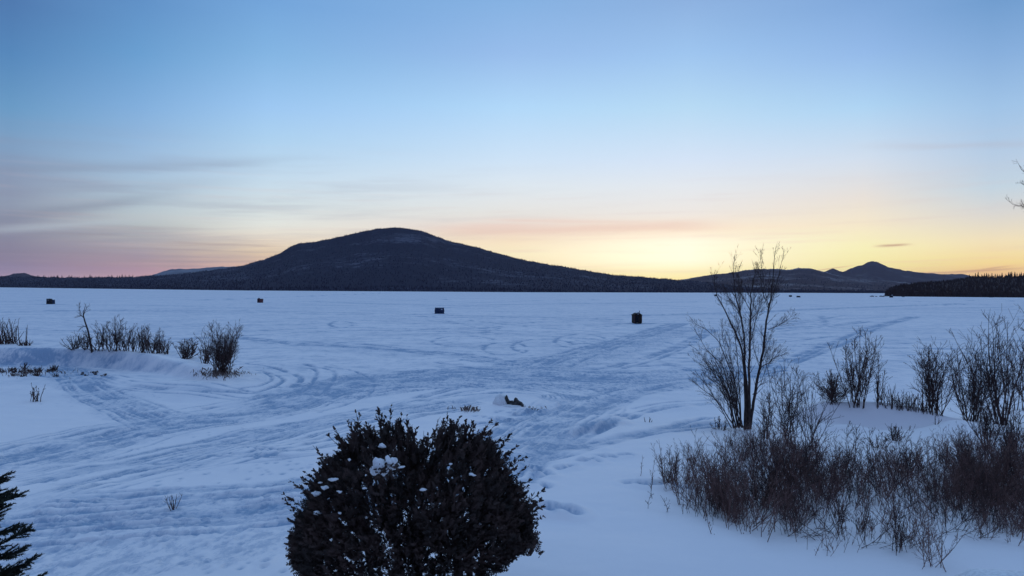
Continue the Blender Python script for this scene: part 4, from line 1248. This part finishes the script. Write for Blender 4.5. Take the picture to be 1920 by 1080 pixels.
def gable_hut(px, py, w, d, h, peak, yaw, label, m_wall, pipe=True):
    p = ground(px, py); r = empty('ice_shack', p, yaw); tag(r, label, 'ice shack')
    b = MB(); z0 = .12
    b.prism([Vector((-w / 2, -d / 2, z0)), Vector((w / 2, -d / 2, z0)), Vector((w / 2, -d / 2, h)), Vector((0, -d / 2, peak)), Vector((-w / 2, -d / 2, h))], Vector((0, d, 0)))
    b.build('wall', m_wall, r)
    rf = MB(); t = .06; ov = .14
    sl = (peak - h) / (w / 2)
    for s in (-1, 1):
        rf.prism([Vector((0, -d / 2 - ov, peak + .004)), Vector((s * (w / 2 + ov), -d / 2 - ov, h - sl * ov + .004)), Vector((s * (w / 2 + ov), -d / 2 - ov, h - sl * ov + t)), Vector((0, -d / 2 - ov, peak + t))], Vector((0, d + 2 * ov, 0)))
    rfo = rf.build('roof', M_board, r)
    sw = MB()
    for s in (-1, 1):
        x1 = s * w * .42 if s > 0 else s * w * .15
        sw.prism([Vector((0, -d / 2, peak + t + .004)), Vector((x1, -d / 2, peak - abs(x1) * sl + t + .004)), Vector((x1, -d / 2, peak - abs(x1) * sl + t + .06)), Vector((0, -d / 2, peak + t + .16))], Vector((0, d * .95, 0)))
    sw.build('snow_patch', M_clump, rfo)
    dr = MB(); dr.box((-w * .12, -d / 2 - .025, z0 + .80), (.66, .04, 1.5)); do = dr.build('door', M_black, r)
    hb = MB(); hb.box((-w * .12 + .24, -d / 2 - .065, z0 + .8), (.03, .04, .16)); hb.build('handle', M_metal, do)
    tr2 = MB()
    for s in (-1, 1): tr2.box((s * (w / 2 - .03), -d / 2 - .02, (z0 + h) / 2), (.09, .03, h - z0 - .02))
    tr2.build('corner_board', M_boardred, r)
    for s in (-1, 1):
        k = MB(); k.box((s * w * .36, 0, .05), (.12, d + .5, .13)); k.build('runner', M_board, r)
    vb = MB(); vb.box((0, -d / 2 - .02, peak - .26), (.22, .03, .16)); vb.build('vent', M_clear, r)
    if pipe:
        q = MB(); q.tube([Vector((w * .36, .1, h)), Vector((w * .36, .1, peak + .35))], [.07, .07], 8, True); q.tube([Vector((w * .36, .1, peak + .36)), Vector((w * .36, .1, peak + .44))], [.11, .03], 8, True)
        q.build('stovepipe', M_metal, r)
    return r


gable_hut(1194, 606, 1.75, 1.8, 1.85, 2.35, .12, 'nearest ice shack, dark boards with gabled roof and stovepipe', M_board)
gable_hut(488, 567.6, 1.9, 1.8, 1.7, 2.3, -.3, 'small reddish gabled ice shack far out on the left', M_boardred, False)


def popup(px, py, w, d, h, yaw, label, m, win=True, name='ice_tent', panels=1):
    p = ground(px, py); r = empty(name, p, yaw); tag(r, label, 'ice tent')
    b = MB(); n = 6
    # each fabric wall pulled in between its hubs, corners raised
    for (ax, ay, bx, by) in ((-1, -1, 1, -1), (1, -1, 1, 1), (1, 1, -1, 1), (-1, 1, -1, -1)):
        g = []
        nx_, ny_ = (by - ay) / 2, -(bx - ax) / 2
        for i in range(n + 1):
            for j in range(n + 1):
                u, v = i / n, j / n
                hub = 1 - max(abs(2 * u - 1), abs(2 * v - 1))
                off = .16 * hub
                zz = h * v - (.10 * h * (1 - abs(2 * u - 1)) if j == n else 0)
                g.append(Vector(((ax + (bx - ax) * u) * w / 2 * (1 - .05 * v) + nx_ * off, (ay + (by - ay) * u) * d / 2 * (1 - .05 * v) + ny_ * off, zz)))
        n0 = len(b.v); b.v += g
        for i in range(n):
            for j in range(n):
                a = n0 + i * (n + 1) + j; b.f.append((a, a + n + 1, a + n + 2, a + 1))
    k = .95; n0 = len(b.v)
    b.v += [Vector((-w / 2 * k, -d / 2 * k, h)), Vector((w / 2 * k, -d / 2 * k, h)), Vector((w / 2 * k, d / 2 * k, h)), Vector((-w / 2 * k, d / 2 * k, h)), Vector((0, 0, h * 1.02))]
    b.v += [Vector((0, -d / 2 * k, h * .90)), Vector((w / 2 * k, 0, h * .90)), Vector((0, d / 2 * k, h * .90)), Vector((-w / 2 * k, 0, h * .90))]
    for a, c_ in ((0, 5), (5, 1), (1, 6), (6, 2), (2, 7), (7, 3), (3, 8), (8, 0)): b.f.append((n0 + a, n0 + c_, n0 + 4))
    sh = b.build('shell', m, r)
    if win:
        wb = MB(); c0 = Vector((w * .25, -d / 2 - .12, h * .66)); ww, hh = w * .18, h * .2
        poly = [c0 + Vector((ww / 2 * math.cos(a), 0, hh * math.sin(a))) for a in np.linspace(0, math.pi, 9)]
        wb.prism(poly, Vector((0, .03, 0))); wb.build('window', M_clear, r)
        w2 = MB(); w2.box((-w * .18, -d / 2 - .12, h * .62), (w * .22, .03, h * .18)); w2.build('window', M_navy, r)
        z = MB(); z.box((w * .02, -d / 2 - .17, h * .45), (.035, .03, h * .7)); z.build('zipper', M_metal, r)
    for sx, sy in ((-1, -1), (1, -1), (1, 1), (-1, 1)):
        q = MB(); q.tube([Vector((sx * w / 2, sy * d / 2, 0)), Vector((sx * w / 2 * .95, sy * d / 2 * .95, h + .14))], [.03, .025], 5, True); q.build('pole', M_metal, r)
    sk = MB(); sk.tube([Vector((w * .53 * c1, d * .53 * s1, .03)) for c1, s1 in ((-1, -1), (1, -1), (1, 1), (-1, 1), (-1, -1))], [.09] * 5, 6); sk.build('skirt', m, r)
    return r


popup(824, 588, 2.65, 2.0, 1.72, .1, 'square dark blue ice tent with a pale window', M_navy)
popup(92.4, 570.3, 1.35, 1.4, 2.2, -.25, 'taller dark tent of the joined pair far out on the left', M_black)
popup(98.4, 570.0, 1.1, 1.3, 1.75, -.1, 'lower dark tent of the joined pair far out on the left', M_navy)
for x, y, w, h, lab in ((1482, 556.6, 2.4, 1.9, 'tiny upright dark shelter far out, left of the squat one'), (1497, 557.6, 3.0, 1.6, 'tiny squat dark shelter far out right of the upright one'),
                        (1671, 557.8, 2.9, 2.4, 'tiny dark shelter with pale top in front of the wooded point'), (1858, 557.8, 2.8, 1.4, 'tiny low shelter by the right shore woods'),
                        (1342, 555.2, 2.4, 2.0, 'tiny dark shelter seen through the twigs of the tall tree')):
    popup(x, y, w, 2.2, h, .1, lab, M_black, win=False)
tsnow = ground(1671.5, 557.8); o = lump('snow_clump', (tsnow.x + .5, tsnow.y - .4, 2.5), .8, (1, 1, .5), 91, M_clump, None, 2, .3); tag(o, 'pale snow heap on top of the tiny shelter by the point', 'snow clump')
# dark rocks off the point
for k, (x, y, w) in enumerate(((1635, 556.2, 2.6), (1643, 556.4, 1.4), (1652, 556.2, 2.4), (1656, 556.6, 1.6), (1661, 555.6, 3.0), (1693, 556.8, 1.8))):
    p = ground(x, y); o = lump('boulder', (p.x, p.y, .2), w, (1, .7, .42), 120 + k, M_rock, None, 2, .6)
    tag(o, 'low dark boulder in the ice just off the wooded point', 'boulder', 'boulders off the point')
# broken ice chunks near the shacks
p = ground(1272, 757); 
for k, (x, y, r) in enumerate(((1264, 690, 0), )): pass

# ------------------------------------------------------------------ low snow covered shed roof at the lower right corner
HP = at(1900, 1050, 8.2); hz = float(terrain(HP.x, HP.y))
shed = empty('shed', (HP.x, HP.y, hz), -.1); tag(shed, 'low snow covered shed roof cut by the lower right corner', 'shed')
wl = MB(); wl.box((.55, .0, .35), (1.5, 1.3, .9)); wl.build('wall', M_board, shed)
rf = MB(); rf.box((.55, .0, .84), (1.8, 1.6, .07)); rfo = rf.build('roof', M_black, shed)
bm = bmesh.new(); bmesh.ops.create_grid(bm, x_segments=30, y_segments=26, size=1.0)
for v in bm.verts:
    u, w_ = v.co.x, v.co.y; e = max(abs(u), abs(w_)); f = 1 - max(0, (e - .72) / .28) ** 2.2
    v.co = Vector((.55 + u * .9, w_ * .8, .88 + .26 * f + .05 * float(fbm(np.array([u * 2.]), np.array([w_ * 2.]), 8, 3)[0])))
me = bpy.data.meshes.new('snow_layer'); bm.to_mesh(me); bm.free(); me.materials.append(M_clump); me.polygons.foreach_set('use_smooth', [True] * len(me.polygons))
o = bpy.data.objects.new('snow_layer', me); COL.objects.link(o); o.parent = shed

# ------------------------------------------------------------------ haze
hm = bpy.data.materials.new('haze'); hm.use_nodes = True; ht = hm.node_tree; ht.nodes.clear()
pv = ht.nodes.new('ShaderNodeVolumePrincipled'); pv.inputs['Color'].default_value = (0.72, 0.74, 0.98, 1); pv.inputs['Density'].default_value = 2.4e-5
ho = ht.nodes.new('ShaderNodeOutputMaterial'); ht.links.new(pv.outputs[0], ho.inputs['Volume'])
hb = MB(); hb.box((0, 0, 223), (32000, 32000, 452)); ob = hb.build('haze', hm); tag(ob, kind='stuff')
